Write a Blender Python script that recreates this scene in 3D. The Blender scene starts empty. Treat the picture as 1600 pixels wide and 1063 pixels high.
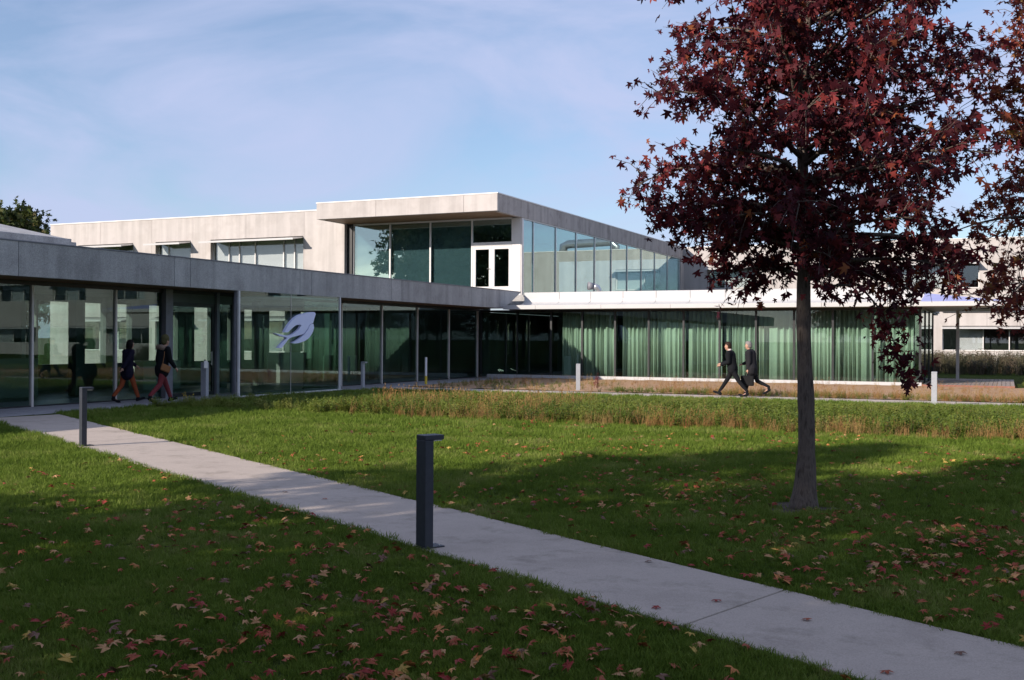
import bpy, bmesh, math, random
import numpy as np
from mathutils import Vector, Matrix
random.seed(7); rng = np.random.default_rng(7)
scene = bpy.context.scene
C = scene.collection
# ------------------------------------------------------------------ camera
# frame of the place: Y runs along the entrance building, X along the glazed wing, camera over the origin
def camera_axes(yaw, pitch, roll):
    f = Vector((math.sin(yaw)*math.cos(pitch), math.cos(yaw)*math.cos(pitch), math.sin(pitch)))
    r = Vector((math.cos(yaw), -math.sin(yaw), 0)); d = -r.cross(f)
    c, s = math.cos(roll), math.sin(roll)
    return c*r + s*d, -s*r + c*d, f
CR, CD, CF = camera_axes(math.radians(-24.68), math.radians(-0.03), math.radians(-0.29))
CAM = Vector((0, 0, 1.7))
cam = bpy.data.cameras.new('camera'); cam.sensor_width = 36; cam.lens = 36*1685/1600
cam.clip_start = 0.1; cam.clip_end = 3000
co = bpy.data.objects.new('camera', cam); C.objects.link(co); scene.camera = co
m = Matrix.Identity(4)
for i in range(3):
    m[i][0] = CR[i]; m[i][1] = -CD[i]; m[i][2] = -CF[i]; m[i][3] = CAM[i]
co.matrix_world = m
def project(p):
    v = Vector(p)-CAM; z = v.dot(CF)
    return (800+1685*v.dot(CR)/z, 531.5+1685*v.dot(CD)/z, z)
# ------------------------------------------------------------------ sky, sun, exposure
SUN = Vector((-1.16, -2.1, 1.0)).normalized()            # towards the sun
w = bpy.data.worlds.new('World'); scene.world = w; w.use_nodes = True
nt = w.node_tree; nt.nodes.clear()
out = nt.nodes.new('ShaderNodeOutputWorld'); bg = nt.nodes.new('ShaderNodeBackground')
sky = nt.nodes.new('ShaderNodeTexSky'); sky.sky_type = 'NISHITA'; sky.sun_disc = False
sky.sun_elevation = math.asin(SUN.z); sky.sun_rotation = math.atan2(SUN.x, SUN.y)
sky.air_density = 1.0; sky.dust_density = 0.6; sky.ozone_density = 3.5
tc = nt.nodes.new('ShaderNodeTexCoord'); mp = nt.nodes.new('ShaderNodeMapping')
mp.inputs['Rotation'].default_value = (0.25, 0.12, 0.6); mp.inputs['Scale'].default_value = (1.0, 1.5, 4.4)
n1 = nt.nodes.new('ShaderNodeTexNoise'); n1.inputs['Scale'].default_value = 2.0
n1.inputs['Detail'].default_value = 6; n1.inputs['Roughness'].default_value = 0.56; n1.inputs['Distortion'].default_value = 0.9
rp = nt.nodes.new('ShaderNodeValToRGB'); rp.color_ramp.elements[0].position = 0.36; rp.color_ramp.elements[1].position = 0.60
rp.color_ramp.elements[0].color = (0.22, 0.22, 0.22, 1); rp.color_ramp.elements[1].color = (0.85, 0.85, 0.85, 1)
mx = nt.nodes.new('ShaderNodeMix'); mx.data_type = 'RGBA'
mx.inputs['B'].default_value = (3.45, 3.85, 5.5, 1)
nt.links.new(tc.outputs['Generated'], mp.inputs['Vector']); nt.links.new(mp.outputs[0], n1.inputs['Vector'])
nt.links.new(n1.outputs['Fac'], rp.inputs['Fac']); nt.links.new(rp.outputs['Color'], mx.inputs['Factor'])
nt.links.new(sky.outputs[0], mx.inputs['A']); nt.links.new(mx.outputs['Result'], bg.inputs['Color'])
bg.inputs['Strength'].default_value = 0.115
nt.links.new(bg.outputs[0], out.inputs['Surface'])
sl = bpy.data.lights.new('sun', 'SUN'); sl.energy = 4.6; sl.angle = math.radians(0.55); sl.color = (1.0, 0.89, 0.79)
so = bpy.data.objects.new('sun', sl); C.objects.link(so)
so.rotation_euler = SUN.to_track_quat('Z', 'Y').to_euler(); so.location = SUN*60
scene.render.engine = 'CYCLES'
cy = scene.cycles
cy.use_denoising = True; cy.max_bounces = 8; cy.transparent_max_bounces = 32; cy.transmission_bounces = 8
cy.diffuse_bounces = 3; cy.glossy_bounces = 4; cy.caustics_reflective = False; cy.caustics_refractive = False
cy.sample_clamp_indirect = 6
vs = scene.view_settings; vs.view_transform = 'Standard'; vs.look = 'None'; vs.exposure = 0.5; vs.gamma = 1.0
vs.use_curve_mapping = False
# ------------------------------------------------------------------ materials
MATS = {}
def new_mat(name):
    mt = bpy.data.materials.new(name); mt.use_nodes = True; mt.node_tree.nodes.clear()
    MATS[name] = mt
    return mt, mt.node_tree
def N(t, typ, **kw):
    n = t.nodes.new(typ)
    for k, v in kw.items():
        if k in n.inputs: n.inputs[k].default_value = v
        else: setattr(n, k, v)
    return n
def noise_col(t, cols, scale, detail=4, rough=0.6, pos=None, coord='Object', vec=None, stretch=None):
    c = N(t, 'ShaderNodeTexCoord'); v = c.outputs[coord]
    if stretch:
        mpn = N(t, 'ShaderNodeMapping', Scale=stretch); t.links.new(v, mpn.inputs[0]); v = mpn.outputs[0]
    n = N(t, 'ShaderNodeTexNoise', Scale=scale, Detail=detail, Roughness=rough)
    t.links.new(v, n.inputs['Vector'])
    r = N(t, 'ShaderNodeValToRGB'); cr = r.color_ramp
    pos = pos or [0.3+0.4*i/(len(cols)-1) for i in range(len(cols))]
    while len(cr.elements) < len(cols): cr.elements.new(0.5)
    for e, p, cc in zip(cr.elements, pos, cols): e.position = p; e.color = (*cc, 1)
    t.links.new(n.outputs['Fac'], r.inputs['Fac'])
    return r.outputs['Color'], n.outputs['Fac'], v
def surf(name, cols, scale=3, rough=0.8, bump=0.0, bscale=40, metal=0.0, detail=5, stretch=None, speck=None, coord='Object', spec=0.4, streak=None, rvar=0.0, stain=0.0):
    mt, t = new_mat(name)
    p = N(t, 'ShaderNodeBsdfPrincipled', Roughness=rough, Metallic=metal); p.inputs['Specular IOR Level'].default_value = spec
    col, fac, v = noise_col(t, cols, scale, detail, stretch=stretch, coord=coord)
    if streak:                                       # rain streaks: noise drawn out vertically
        c2, f2, _ = noise_col(t, [(streak,)*3, (1, 1, 1)], 1.0, 4, stretch=(2.2, 2.2, 0.12), coord=coord, pos=[0.35, 0.6])
        mm = N(t, 'ShaderNodeMix', data_type='RGBA', blend_type='MULTIPLY'); mm.inputs['Factor'].default_value = 1
        t.links.new(col, mm.inputs['A']); t.links.new(c2, mm.inputs['B']); col = mm.outputs['Result']
    if stain:                                        # blotches of old damp and dirt
        c2, f2, _ = noise_col(t, [(stain, stain, stain*.97), (1, 1, 1)], 2.3, 6, rough=0.7, coord=coord, pos=[0.30, 0.47])
        mm = N(t, 'ShaderNodeMix', data_type='RGBA', blend_type='MULTIPLY'); mm.inputs['Factor'].default_value = 1
        t.links.new(col, mm.inputs['A']); t.links.new(c2, mm.inputs['B']); col = mm.outputs['Result']
    if speck:                                        # exposed aggregate
        vo = N(t, 'ShaderNodeTexVoronoi', Scale=speck[0]); t.links.new(v, vo.inputs['Vector'])
        rr = N(t, 'ShaderNodeValToRGB'); rr.color_ramp.elements[0].color = (speck[1],)*3+(1,); rr.color_ramp.elements[1].color = (speck[2],)*3+(1,)
        sp = N(t, 'ShaderNodeSeparateColor'); t.links.new(vo.outputs['Color'], sp.inputs[0]); t.links.new(sp.outputs[0], rr.inputs[0])
        mm = N(t, 'ShaderNodeMix', data_type='RGBA', blend_type='MULTIPLY'); mm.inputs['Factor'].default_value = 1
        t.links.new(col, mm.inputs['A']); t.links.new(rr.outputs[0], mm.inputs['B']); col = mm.outputs['Result']
    if rvar:                                         # piece-to-piece variation
        oi = N(t, 'ShaderNodeObjectInfo'); mr = N(t, 'ShaderNodeMapRange'); mr.inputs['To Min'].default_value = 1-rvar; mr.inputs['To Max'].default_value = 1+rvar
        t.links.new(oi.outputs['Random'], mr.inputs['Value'])
        mm = N(t, 'ShaderNodeVectorMath', operation='SCALE'); t.links.new(col, mm.inputs[0]); t.links.new(mr.outputs[0], mm.inputs['Scale']); col = mm.outputs[0]
    t.links.new(col, p.inputs['Base Color'])
    if bump:
        nb = N(t, 'ShaderNodeTexNoise', Scale=bscale, Detail=6); t.links.new(v, nb.inputs['Vector'])
        b = N(t, 'ShaderNodeBump', Strength=bump, Distance=0.02); t.links.new(nb.outputs['Fac'], b.inputs['Height']); t.links.new(b.outputs[0], p.inputs['Normal'])
    o = N(t, 'ShaderNodeOutputMaterial'); t.links.new(p.outputs[0], o.inputs[0])
    return mt
def glass(name, tint, f0, gcol=(0.85, 0.95, 0.95), wob=0.0):
    mt, t = new_mat(name)
    lw = N(t, 'ShaderNodeLayerWeight', Blend=0.5)
    pw = N(t, 'ShaderNodeMath', operation='POWER'); pw.inputs[1].default_value = 4.0
    ma = N(t, 'ShaderNodeMath', operation='MULTIPLY_ADD'); ma.inputs[1].default_value = 1-f0; ma.inputs[2].default_value = f0
    t.links.new(lw.outputs['Facing'], pw.inputs[0]); t.links.new(pw.outputs[0], ma.inputs[0])
    tr = N(t, 'ShaderNodeBsdfTransparent', Color=(*tint, 1)); gl = N(t, 'ShaderNodeBsdfGlossy', Color=(*gcol, 1), Roughness=0.0)
    if wob:
        c = N(t, 'ShaderNodeTexCoord'); nb = N(t, 'ShaderNodeTexNoise', Scale=0.55, Detail=1); t.links.new(c.outputs['Object'], nb.inputs['Vector'])
        b = N(t, 'ShaderNodeBump', Strength=1.0, Distance=wob); t.links.new(nb.outputs['Fac'], b.inputs['Height']); t.links.new(b.outputs[0], gl.inputs['Normal'])
    mx = N(t, 'ShaderNodeMixShader'); t.links.new(ma.outputs[0], mx.inputs[0]); t.links.new(tr.outputs[0], mx.inputs[1]); t.links.new(gl.outputs[0], mx.inputs[2])
    o = N(t, 'ShaderNodeOutputMaterial'); t.links.new(mx.outputs[0], o.inputs[0])
    return mt
def leafmat(name, cols, transl=0.3, attr=True, rough=0.55, spec=0.25, patch=0.0):
    mt, t = new_mat(name)
    if attr: a = N(t, 'ShaderNodeAttribute', attribute_name='tone'); f = a.outputs['Fac']
    else:
        oi = N(t, 'ShaderNodeObjectInfo'); f = oi.outputs['Random']
        if patch:                                    # patches of paler and darker growth across the ground
            nz = N(t, 'ShaderNodeTexNoise', Scale=patch, Detail=3); t.links.new(oi.outputs['Location'], nz.inputs['Vector'])
            m1 = N(t, 'ShaderNodeMapRange'); m1.inputs['From Min'].default_value = .3; m1.inputs['From Max'].default_value = .7; t.links.new(nz.outputs['Fac'], m1.inputs['Value'])
            m2 = N(t, 'ShaderNodeMix'); m2.inputs['Factor'].default_value = 0.55; t.links.new(f, m2.inputs['A']); t.links.new(m1.outputs[0], m2.inputs['B']); f = m2.outputs['Result']
    r = N(t, 'ShaderNodeValToRGB'); cr = r.color_ramp
    while len(cr.elements) < len(cols): cr.elements.new(0.5)
    for i, (e, cc) in enumerate(zip(cr.elements, cols)): e.position = i/(len(cols)-1); e.color = (*cc, 1)
    t.links.new(f, r.inputs[0])
    p = N(t, 'ShaderNodeBsdfPrincipled', Roughness=rough); p.inputs['Specular IOR Level'].default_value = spec
    tl = N(t, 'ShaderNodeBsdfTranslucent'); mx = N(t, 'ShaderNodeMixShader'); mx.inputs[0].default_value = transl
    t.links.new(r.outputs[0], p.inputs['Base Color']); t.links.new(r.outputs[0], tl.inputs[0])
    t.links.new(p.outputs[0], mx.inputs[1]); t.links.new(tl.outputs[0], mx.inputs[2])
    o = N(t, 'ShaderNodeOutputMaterial'); t.links.new(mx.outputs[0], o.inputs[0])
    return mt
surf('pale_concrete', [(0.42, 0.385, 0.36), (0.49, 0.455, 0.43), (0.455, 0.42, 0.395)], 0.9, 0.85, 0.08, 60, streak=0.84, rvar=0.04)
surf('grey_concrete', [(0.35, 0.34, 0.33), (0.45, 0.44, 0.425), (0.40, 0.39, 0.375)], 1.1, 0.85, 0.25, 70, speck=(55, 0.78, 1.15), streak=0.74, rvar=0.08)
surf('side_concrete', [(0.34, 0.30, 0.28), (0.48, 0.43, 0.40), (0.41, 0.37, 0.34)], 1.3, 0.85, 0.15, 70, streak=0.72, rvar=0.04)
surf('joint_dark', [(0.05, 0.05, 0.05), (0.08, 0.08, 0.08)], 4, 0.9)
surf('path_concrete', [(0.42, 0.35, 0.29), (0.50, 0.42, 0.35), (0.46, 0.385, 0.32)], 1.2, 0.9, 0.25, 120, speck=(160, 0.84, 1.06), rvar=0.03, stain=0.72)
surf('walk_concrete', [(0.30, 0.29, 0.295), (0.40, 0.385, 0.39)], 2.5, 0.9, 0.25, 120, speck=(90, 0.75, 1.1), rvar=0.02)
surf('white_metal', [(0.455, 0.45, 0.445), (0.50, 0.495, 0.49)], 0.8, 0.42, 0.02, 8, rvar=0.02)
surf('shaded_white_metal', [(0.34, 0.35, 0.60), (0.38, 0.39, 0.65)], 0.8, 0.4)  # white canopy metal with bluish shade and sky reflection put into its colour
surf('white_frame', [(0.60, 0.59, 0.575), (0.66, 0.65, 0.635)], 3, 0.45)
surf('steel_post', [(0.55, 0.51, 0.48), (0.64, 0.60, 0.565)], 5, 0.4, spec=0.6)
surf('dark_frame', [(0.015, 0.017, 0.018), (0.03, 0.032, 0.034)], 4, 0.4)
surf('grey_frame', [(0.16, 0.16, 0.18), (0.22, 0.22, 0.24)], 4, 0.5)
surf('alu', [(0.45, 0.46, 0.47), (0.6, 0.6, 0.61)], 6, 0.3, metal=0.8)
surf('coping', [(0.66, 0.63, 0.60), (0.74, 0.71, 0.68)], 4, 0.5)
surf('soffit_wood', [(0.17, 0.095, 0.05), (0.24, 0.135, 0.07), (0.20, 0.11, 0.058)], 3, 0.6, stretch=(10, 0.8, 1))
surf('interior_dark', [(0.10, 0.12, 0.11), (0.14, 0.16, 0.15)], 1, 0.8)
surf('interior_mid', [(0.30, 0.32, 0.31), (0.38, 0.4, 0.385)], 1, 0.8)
surf('interior_floor', [(0.22, 0.22, 0.215), (0.28, 0.28, 0.27)], 1, 0.35)
surf('ceiling_white', [(0.55, 0.56, 0.55), (0.62, 0.62, 0.6)], 1, 0.9)
surf('curtain_cloth', [(0.70, 0.70, 0.64), (0.78, 0.78, 0.72)], 2, 0.9)
surf('blind_cloth', [(0.70, 0.70, 0.70), (0.78, 0.78, 0.77)], 2, 0.9)
surf('screen_cloth', [(0.48, 0.52, 0.55), (0.58, 0.62, 0.64)], 1.5, 0.9)
surf('bollard_paint', [(0.032, 0.037, 0.048), (0.044, 0.05, 0.064)], 20, 0.5, 0.06, 300)
surf('bollard_grey', [(0.30, 0.31, 0.33), (0.36, 0.37, 0.39)], 20, 0.5, 0.06, 300)
surf('bark', [(0.045, 0.036, 0.031), (0.16, 0.13, 0.11), (0.095, 0.078, 0.067)], 11, 0.95, 1.0, 22, stretch=(3, 3, 0.6), spec=0.1)
surf('soil', [(0.27, 0.155, 0.085), (0.42, 0.26, 0.145), (0.34, 0.205, 0.115)], 3, 0.95, 0.8, 25)
surf('deck_wood', [(0.26, 0.21, 0.18), (0.36, 0.30, 0.27)], 3, 0.8, stretch=(0.6, 8, 1), rvar=0.12)
surf('brick_edge', [(0.24, 0.10, 0.075), (0.33, 0.15, 0.11)], 12, 0.9)
surf('ground_grass', [(0.022, 0.038, 0.006), (0.045, 0.066, 0.010), (0.032, 0.05, 0.008)], 1.6, 0.95, 1.0, 50, spec=0.05)
surf('bird_paint', [(0.72, 0.76, 1.0), (0.75, 0.79, 1.0)], 2, 0.5)
surf('post_white', [(0.75, 0.75, 0.75), (0.8, 0.8, 0.8)], 3, 0.5)
surf('post_yellow', [(0.7, 0.5, 0.05), (0.75, 0.55, 0.06)], 3, 0.5)
glass('glass_entrance', (0.68, 0.79, 0.745), 0.055, (0.72, 0.86, 0.88), wob=0.0012)
glass('glass_wing', (0.70, 0.80, 0.75), 0.075, wob=0.0008)
glass('glass_upper', (0.62, 0.74, 0.75), 0.30, (0.78, 0.95, 0.92), wob=0.0008)
glass('glass_office', (0.86, 0.88, 0.88), 0.09, wob=0.0005)
leafmat('leaf_red', [(0.042, 0.012, 0.018), (0.068, 0.015, 0.022), (0.10, 0.018, 0.024), (0.16, 0.025, 0.03), (0.27, 0.05, 0.045), (0.33, 0.12, 0.045)], 0.35, spec=0.12)
leafmat('leaf_red_bright', [(0.09, 0.02, 0.02), (0.18, 0.035, 0.028), (0.28, 0.065, 0.04), (0.36, 0.12, 0.05), (0.20, 0.14, 0.035)], 0.35, spec=0.12)
leafmat('leaf_green', [(0.03, 0.045, 0.012), (0.05, 0.075, 0.018), (0.085, 0.09, 0.02), (0.12, 0.085, 0.025)], 0.25)
leafmat('grass_blade', [(0.068, 0.105, 0.016), (0.118, 0.182, 0.024), (0.178, 0.245, 0.042), (0.30, 0.29, 0.10)], 0.32, attr=False, spec=0.06, patch=0.9)
leafmat('herb_leaf', [(0.06, 0.10, 0.016), (0.12, 0.175, 0.026), (0.20, 0.235, 0.045), (0.26, 0.22, 0.07)], 0.25, attr=False, spec=0.08, patch=0.5)
leafmat('dry_stem', [(0.22, 0.10, 0.04), (0.28, 0.15, 0.055), (0.34, 0.22, 0.09), (0.20, 0.17, 0.06)], 0.2, attr=False, spec=0.08, patch=0.6)
leafmat('dark_stem', [(0.05, 0.055, 0.03), (0.08, 0.075, 0.04), (0.12, 0.085, 0.06)], 0.15, attr=False)
# ------------------------------------------------------------------ mesh helpers
def link(name, me, mat=None, parent=None):
    o = bpy.data.objects.new(name, me); C.objects.link(o)
    if mat and me is not None and not me.materials: me.materials.append(MATS[mat])
    if parent is not None: o.parent = parent
    return o
def empty(name, loc=(0, 0, 0), rz=0.0):
    o = bpy.data.objects.new(name, None); C.objects.link(o); o.location = loc; o.rotation_euler = (0, 0, rz); o.empty_display_size = 0.1
    bpy.context.view_layer.update() if False else None
    return o
def tag(o, label, cat, group=None, kind=None):
    if label: o['label'] = label
    if cat: o['category'] = cat
    if group: o['group'] = group
    if kind: o['kind'] = kind
    return o
def kind(o, k): o['kind'] = k; return o
class MB:
    def __init__(s): s.v = []; s.f = []
    def add(s, vs, fs):
        n = len(s.v); s.v += [tuple(v) for v in vs]; s.f += [tuple(i+n for i in f) for f in fs]; return s
    def box(s, x0, x1, y0, y1, z0, z1):
        return s.add([(x0,y0,z0),(x1,y0,z0),(x1,y1,z0),(x0,y1,z0),(x0,y0,z1),(x1,y0,z1),(x1,y1,z1),(x0,y1,z1)],
                     [(0,3,2,1),(4,5,6,7),(0,1,5,4),(1,2,6,5),(2,3,7,6),(3,0,4,7)])
    def prism(s, poly, axis, a0, a1):                # poly in the two other axes, extruded along axis
        n = len(poly)
        def P(p, a): return {'x': (a, p[0], p[1]), 'y': (p[0], a, p[1]), 'z': (p[0], p[1], a)}[axis]
        vs = [P(p, a0) for p in poly]+[P(p, a1) for p in poly]
        fs = [tuple(range(n)), tuple(range(2*n-1, n-1, -1))]+[(i, i+n, (i+1) % n+n, (i+1) % n) for i in range(n)]
        return s.add(vs, fs)
    def tube(s, pts, rads, sides=8, cap=True):
        rings = []; pts = [Vector(p) for p in pts]; up = Vector((0.13, 0.31, 0.94))
        base = len(s.v)
        for i, p in enumerate(pts):
            d = (pts[min(i+1, len(pts)-1)]-pts[max(i-1, 0)]).normalized()
            a = d.cross(up); a = a.normalized() if a.length > 1e-3 else d.cross(Vector((1, 0, 0))).normalized()
            b = d.cross(a)
            for k in range(sides):
                t = 2*math.pi*k/sides; s.v.append(tuple(p+rads[i]*(math.cos(t)*a+math.sin(t)*b)))
        for i in range(len(pts)-1):
            for k in range(sides):
                k2 = (k+1) % sides; s.f.append((base+i*sides+k, base+i*sides+k2, base+(i+1)*sides+k2, base+(i+1)*sides+k))
        if cap:
            s.f.append(tuple(base+k for k in range(sides))[::-1]); s.f.append(tuple(base+(len(pts)-1)*sides+k for k in range(sides)))
        return s
    def mesh(s, name, bevel=0.0, smooth=False):
        me = bpy.data.meshes.new(name); me.from_pydata(s.v, [], s.f)
        bm = bmesh.new(); bm.from_mesh(me); bmesh.ops.recalc_face_normals(bm, faces=bm.faces)
        if bevel: bmesh.ops.bevel(bm, geom=list(bm.edges), offset=bevel, segments=1, affect='EDGES', clamp_overlap=True)
        bm.to_mesh(me); bm.free()
        if smooth: me.polygons.foreach_set('use_smooth', [True]*len(me.polygons))
        return me
    def build(s, name, mat, parent=None, bevel=0.0, smooth=False): return link(name, s.mesh(name, bevel, smooth), mat, parent)
def box(name, mat, parent, x0, x1, y0, y1, z0, z1, bevel=0.0): return MB().box(x0, x1, y0, y1, z0, z1).build(name, mat, parent, bevel)
def wall_mesh(u0, u1, z0, z1, holes, d0, d1, to3):
    """a slab u0..u1 by z0..z1, thickness d0..d1, with rectangular holes; to3(u,d,z) gives the point"""
    us = sorted({u0, u1, *[max(u0, min(u1, h[0])) for h in holes], *[max(u0, min(u1, h[1])) for h in holes]})
    zs = sorted({z0, z1, *[max(z0, min(z1, h[2])) for h in holes], *[max(z0, min(z1, h[3])) for h in holes]})
    b = MB(); solid = {}
    for i in range(len(us)-1):
        for j in range(len(zs)-1):
            cu, cz = (us[i]+us[i+1])/2, (zs[j]+zs[j+1])/2
            solid[i, j] = not any(h[0] < cu < h[1] and h[2] < cz < h[3] for h in holes)
    for (i, j), sol in solid.items():
        if not sol: continue
        a, c, e, g = us[i], us[i+1], zs[j], zs[j+1]
        q = lambda *pts: b.add([to3(*p) for p in pts], [(0, 1, 2, 3)])
        q((a, d0, e), (c, d0, e), (c, d0, g), (a, d0, g)); q((a, d1, e), (a, d1, g), (c, d1, g), (c, d1, e))
        if not solid.get((i-1, j)): q((a, d0, e), (a, d0, g), (a, d1, g), (a, d1, e))
        if not solid.get((i+1, j)): q((c, d0, e), (c, d1, e), (c, d1, g), (c, d0, g))
        if not solid.get((i, j-1)): q((a, d0, e), (a, d1, e), (c, d1, e), (c, d0, e))
        if not solid.get((i, j+1)): q((a, d0, g), (c, d0, g), (c, d1, g), (a, d1, g))
    bm_me = bpy.data.meshes.new('wall'); bm_me.from_pydata(b.v, [], b.f)
    bm = bmesh.new(); bm.from_mesh(bm_me); bmesh.ops.remove_doubles(bm, verts=bm.verts, dist=1e-5); bmesh.ops.recalc_face_normals(bm, faces=bm.faces); bm.to_mesh(bm_me); bm.free()
    return bm_me
def copy_tree(o, parent=None):
    c = o.copy(); C.objects.link(c); c.parent = parent
    for ch in list(o.children): copy_tree(ch, c)
    return c
# ================================================================== ground and paths
g = MB(); 
g.add([(-1500,-1500,0),(1500,-1500,0),(1500,1500,0),(-1500,1500,0)], [(0,1,2,3)])
kind(g.build('ground', 'ground_grass'), 'structure')
def left_edge(x): return 12.3-0.5445*(x+12.93)
def right_edge(x): return 15.1-0.5657*(x+14.95)
def on_path(x, y, mg=0.0): return left_edge(x)-mg < y < right_edge(x)+mg and x > -19.4
path = kind(empty('path'), 'structure')
def path_slab(xa, xb):
    # joints run square to the path
    n = 12; lo = [(xa-0.19+(xb-xa)*i/n, left_edge(xa-0.19+(xb-xa)*i/n)) for i in range(n+1)]
    hi = [(xa+0.19+(xb-xa)*i/n, right_edge(xa+0.19+(xb-xa)*i/n)) for i in range(n+1)]
    wob = lambda p, s: (p[0]+random.uniform(-.012, .012), p[1]+random.uniform(-.018, .018))
    lo = [lo[0]]+[wob(p, 0) for p in lo[1:-1]]+[lo[-1]]; hi = [hi[0]]+[wob(p, 0) for p in hi[1:-1]]+[hi[-1]]
    return MB().prism(lo+hi[::-1], 'z', -0.08, 0.016).build('slab', 'path_concrete', path, 0.004)
for a, b in ((-19.0, -13.37), (-13.36, -7.46), (-7.455, -1.557), (-1.543, 4.4), (4.412, 10)): path_slab(a, b)
walk = kind(empty('walkway'), 'structure')
ys = [-16.2, -10.7, -5.15, .4, 5.95, 11.5, 17.05, 22.6, 28.15, 33.7, 39.25, 43.9]
for a, b in zip(ys, ys[1:]):
    if a < 17: MB().prism([(-21.6, a+.006), (-19.35, a+.006), (-19.35, b-.006), (-21.6, b-.006)], 'z', -0.08, 0.014).build('slab', 'walk_concrete', walk, 0.004)
    else: MB().prism([(-21.6, a+.006), (-19.3, a+.006), (-19.3, b-.006), (-21.6, b-.006)], 'z', -0.08, 0.014).build('slab', 'walk_concrete', walk, 0.004)
fp = kind(empty('rear_path'), 'structure')
xs = [-19.29+3.0*i for i in range(11)]
for a, b in zip(xs, xs[1:]): box('slab', 'path_concrete', fp, a+.006, b-.006, 31.0, 32.65, -0.08, 0.02, 0.004)
bed = MB()
nx, ny = 60, 30
for j in range(ny+1):
    for i in range(nx+1):
        x = -19.25+(22.2)*i/nx; y = 32.9+(42.75-32.9)*j/ny
        bed.v.append((x, y, 0.012+0.03*random.random()+0.02*j/ny))
for j in range(ny):
    for i in range(nx): bed.f.append((j*(nx+1)+i, j*(nx+1)+i+1, (j+1)*(nx+1)+i+1, (j+1)*(nx+1)+i))
kind(bed.build('planting_bed', 'soil', None, smooth=True), 'structure')
# ================================================================== entrance building (low, dark fascia, glass front)
eb = empty('entrance_building', (-21.4, 20, 0))
tag(eb, 'low glass-fronted entrance building with dark grey concrete fascia along the left', 'building')
def adopt(o, parent):                                # keep world position when the parent has an offset
    o.parent = parent; o.matrix_parent_inverse = Matrix.Translation(parent.location).inverted() if parent.type == 'EMPTY' else Matrix.Identity(4); return o
def P(o, parent=None): return adopt(o, parent)
XF, XG, XB = -19.9, -21.4, -27.0
fj = [-16.2, -11.25, -10.65, -5.7, -5.1, -.15, .45, 5.4, 6.0, 10.97, 11.55, 16.52, 17.13, 22.05, 22.66, 27.58, 28.19, 33.04, 33.75, 38.48, 39.1, 42.5]
for a, b in zip(fj, fj[1:]):
    if b == 42.5: me = MB().prism([(a+.006, 3.05), (42.5, 3.05), (44.25, 3.82), (a+.006, 3.82)], 'x', XF-.16, XF)
    else: me = MB().prism([(a+.006, 3.05), (b-.006, 3.05), (b-.006, 3.82), (a+.006, 3.82)], 'x', XF-.16, XF)
    P(me.build('fascia_panel', 'grey_concrete', None, 0.006), eb)
P(box('coping', 'grey_frame', None, XF-.2, XF+.015, -16.2, 44.2, 3.823, 3.85), eb)
P(box('fascia_backing', 'joint_dark', None, XF-.24, XF-.163, -16.2, 42.4, 3.06, 3.82), eb)
P(box('roof', 'grey_concrete', None, -28.0, XF-.242, -16.2, 43.8, 3.3, 3.78), eb)
for k in range(8):                                   # soffit boards run along the building
    P(box('soffit_board', 'soffit_wood', None, XF-.25-.165*(k+1)+.008, XF-.25-.165*k, -16.2, 43.0, 3.06, 3.09), eb)
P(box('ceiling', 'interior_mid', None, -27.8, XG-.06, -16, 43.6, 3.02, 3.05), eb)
P(box('floor', 'interior_floor', None, -27.8, XG+.04, -16, 43.6, -0.05, 0.012), eb)
P(box('head_rail', 'dark_frame', None, XG-.05, XG+.05, -16, 43.0, 2.95, 3.055), eb)
gy = [-16.0, -13.4, -10.7, -8.03, -5.35, -2.67, .01, 2.69, 5.37, 8.05, 10.73, 13.41, 16.09, 18.8, 21.48, 23.3, 24.62]
for y in gy[:-2]: P(box('mullion', 'steel_post', None, XG-.05, XG+.05, y-.032, y+.032, 0.0, 2.95), eb)
for a, b in zip(gy, gy[1:]):
    if b <= 23.31: P(box('pane', 'glass_entrance', None, XG-.006, XG+.006, a+.05, b-.05, 0.05, 2.95), eb)
P(box('sill', 'dark_frame', None, XG-.05, XG+.03, -16, 23.2, 0.012, 0.05), eb)
# recessed door bay
P(box('door_post', 'grey_frame', None, XG-.10, XG+.16, 23.2, 23.48, 0, 3.05), eb)
P(box('door_post', 'grey_frame', None, XG-.06, XG+.10, 25.4, 25.52, 0, 3.05), eb)
P(box('door_post', 'grey_frame', None, XG-.06, XG+.10, 26.2, 26.3, 0, 3.05), eb)
dr = P(MB().box(XG-.03, XG+.03, 23.5, 23.6, 0.03, 2.7).box(XG-.03, XG+.03, 25.28, 25.38, 0.03, 2.7).box(XG-.03, XG+.03, 23.6, 25.28, 2.6, 2.7).box(XG-.03, XG+.03, 23.6, 25.28, 0.03, 0.13).build('door', 'dark_frame'), eb)
p = box('pane', 'glass_entrance', None, XG-.006, XG+.006, 23.605, 25.275, 0.135, 2.595); p.parent = dr
h = MB().tube([(XG+.08, 25.2, 0.9), (XG+.08, 25.2, 1.3)], [.015, .015], 8).box(XG+.03, XG+.08, 25.19, 25.21, 0.93, 0.95).box(XG+.03, XG+.08, 25.19, 25.21, 1.25, 1.27).build('handle', 'alu'); h.parent = dr
P(box('pane', 'glass_entrance', None, XG-.006, XG+.006, 25.53, 26.19, 0.05, 2.7), eb)
P(box('transom_panel', 'interior_dark', None, XG-.02, XG+.02, 23.48, 26.19, 2.705, 3.0), eb)
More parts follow.
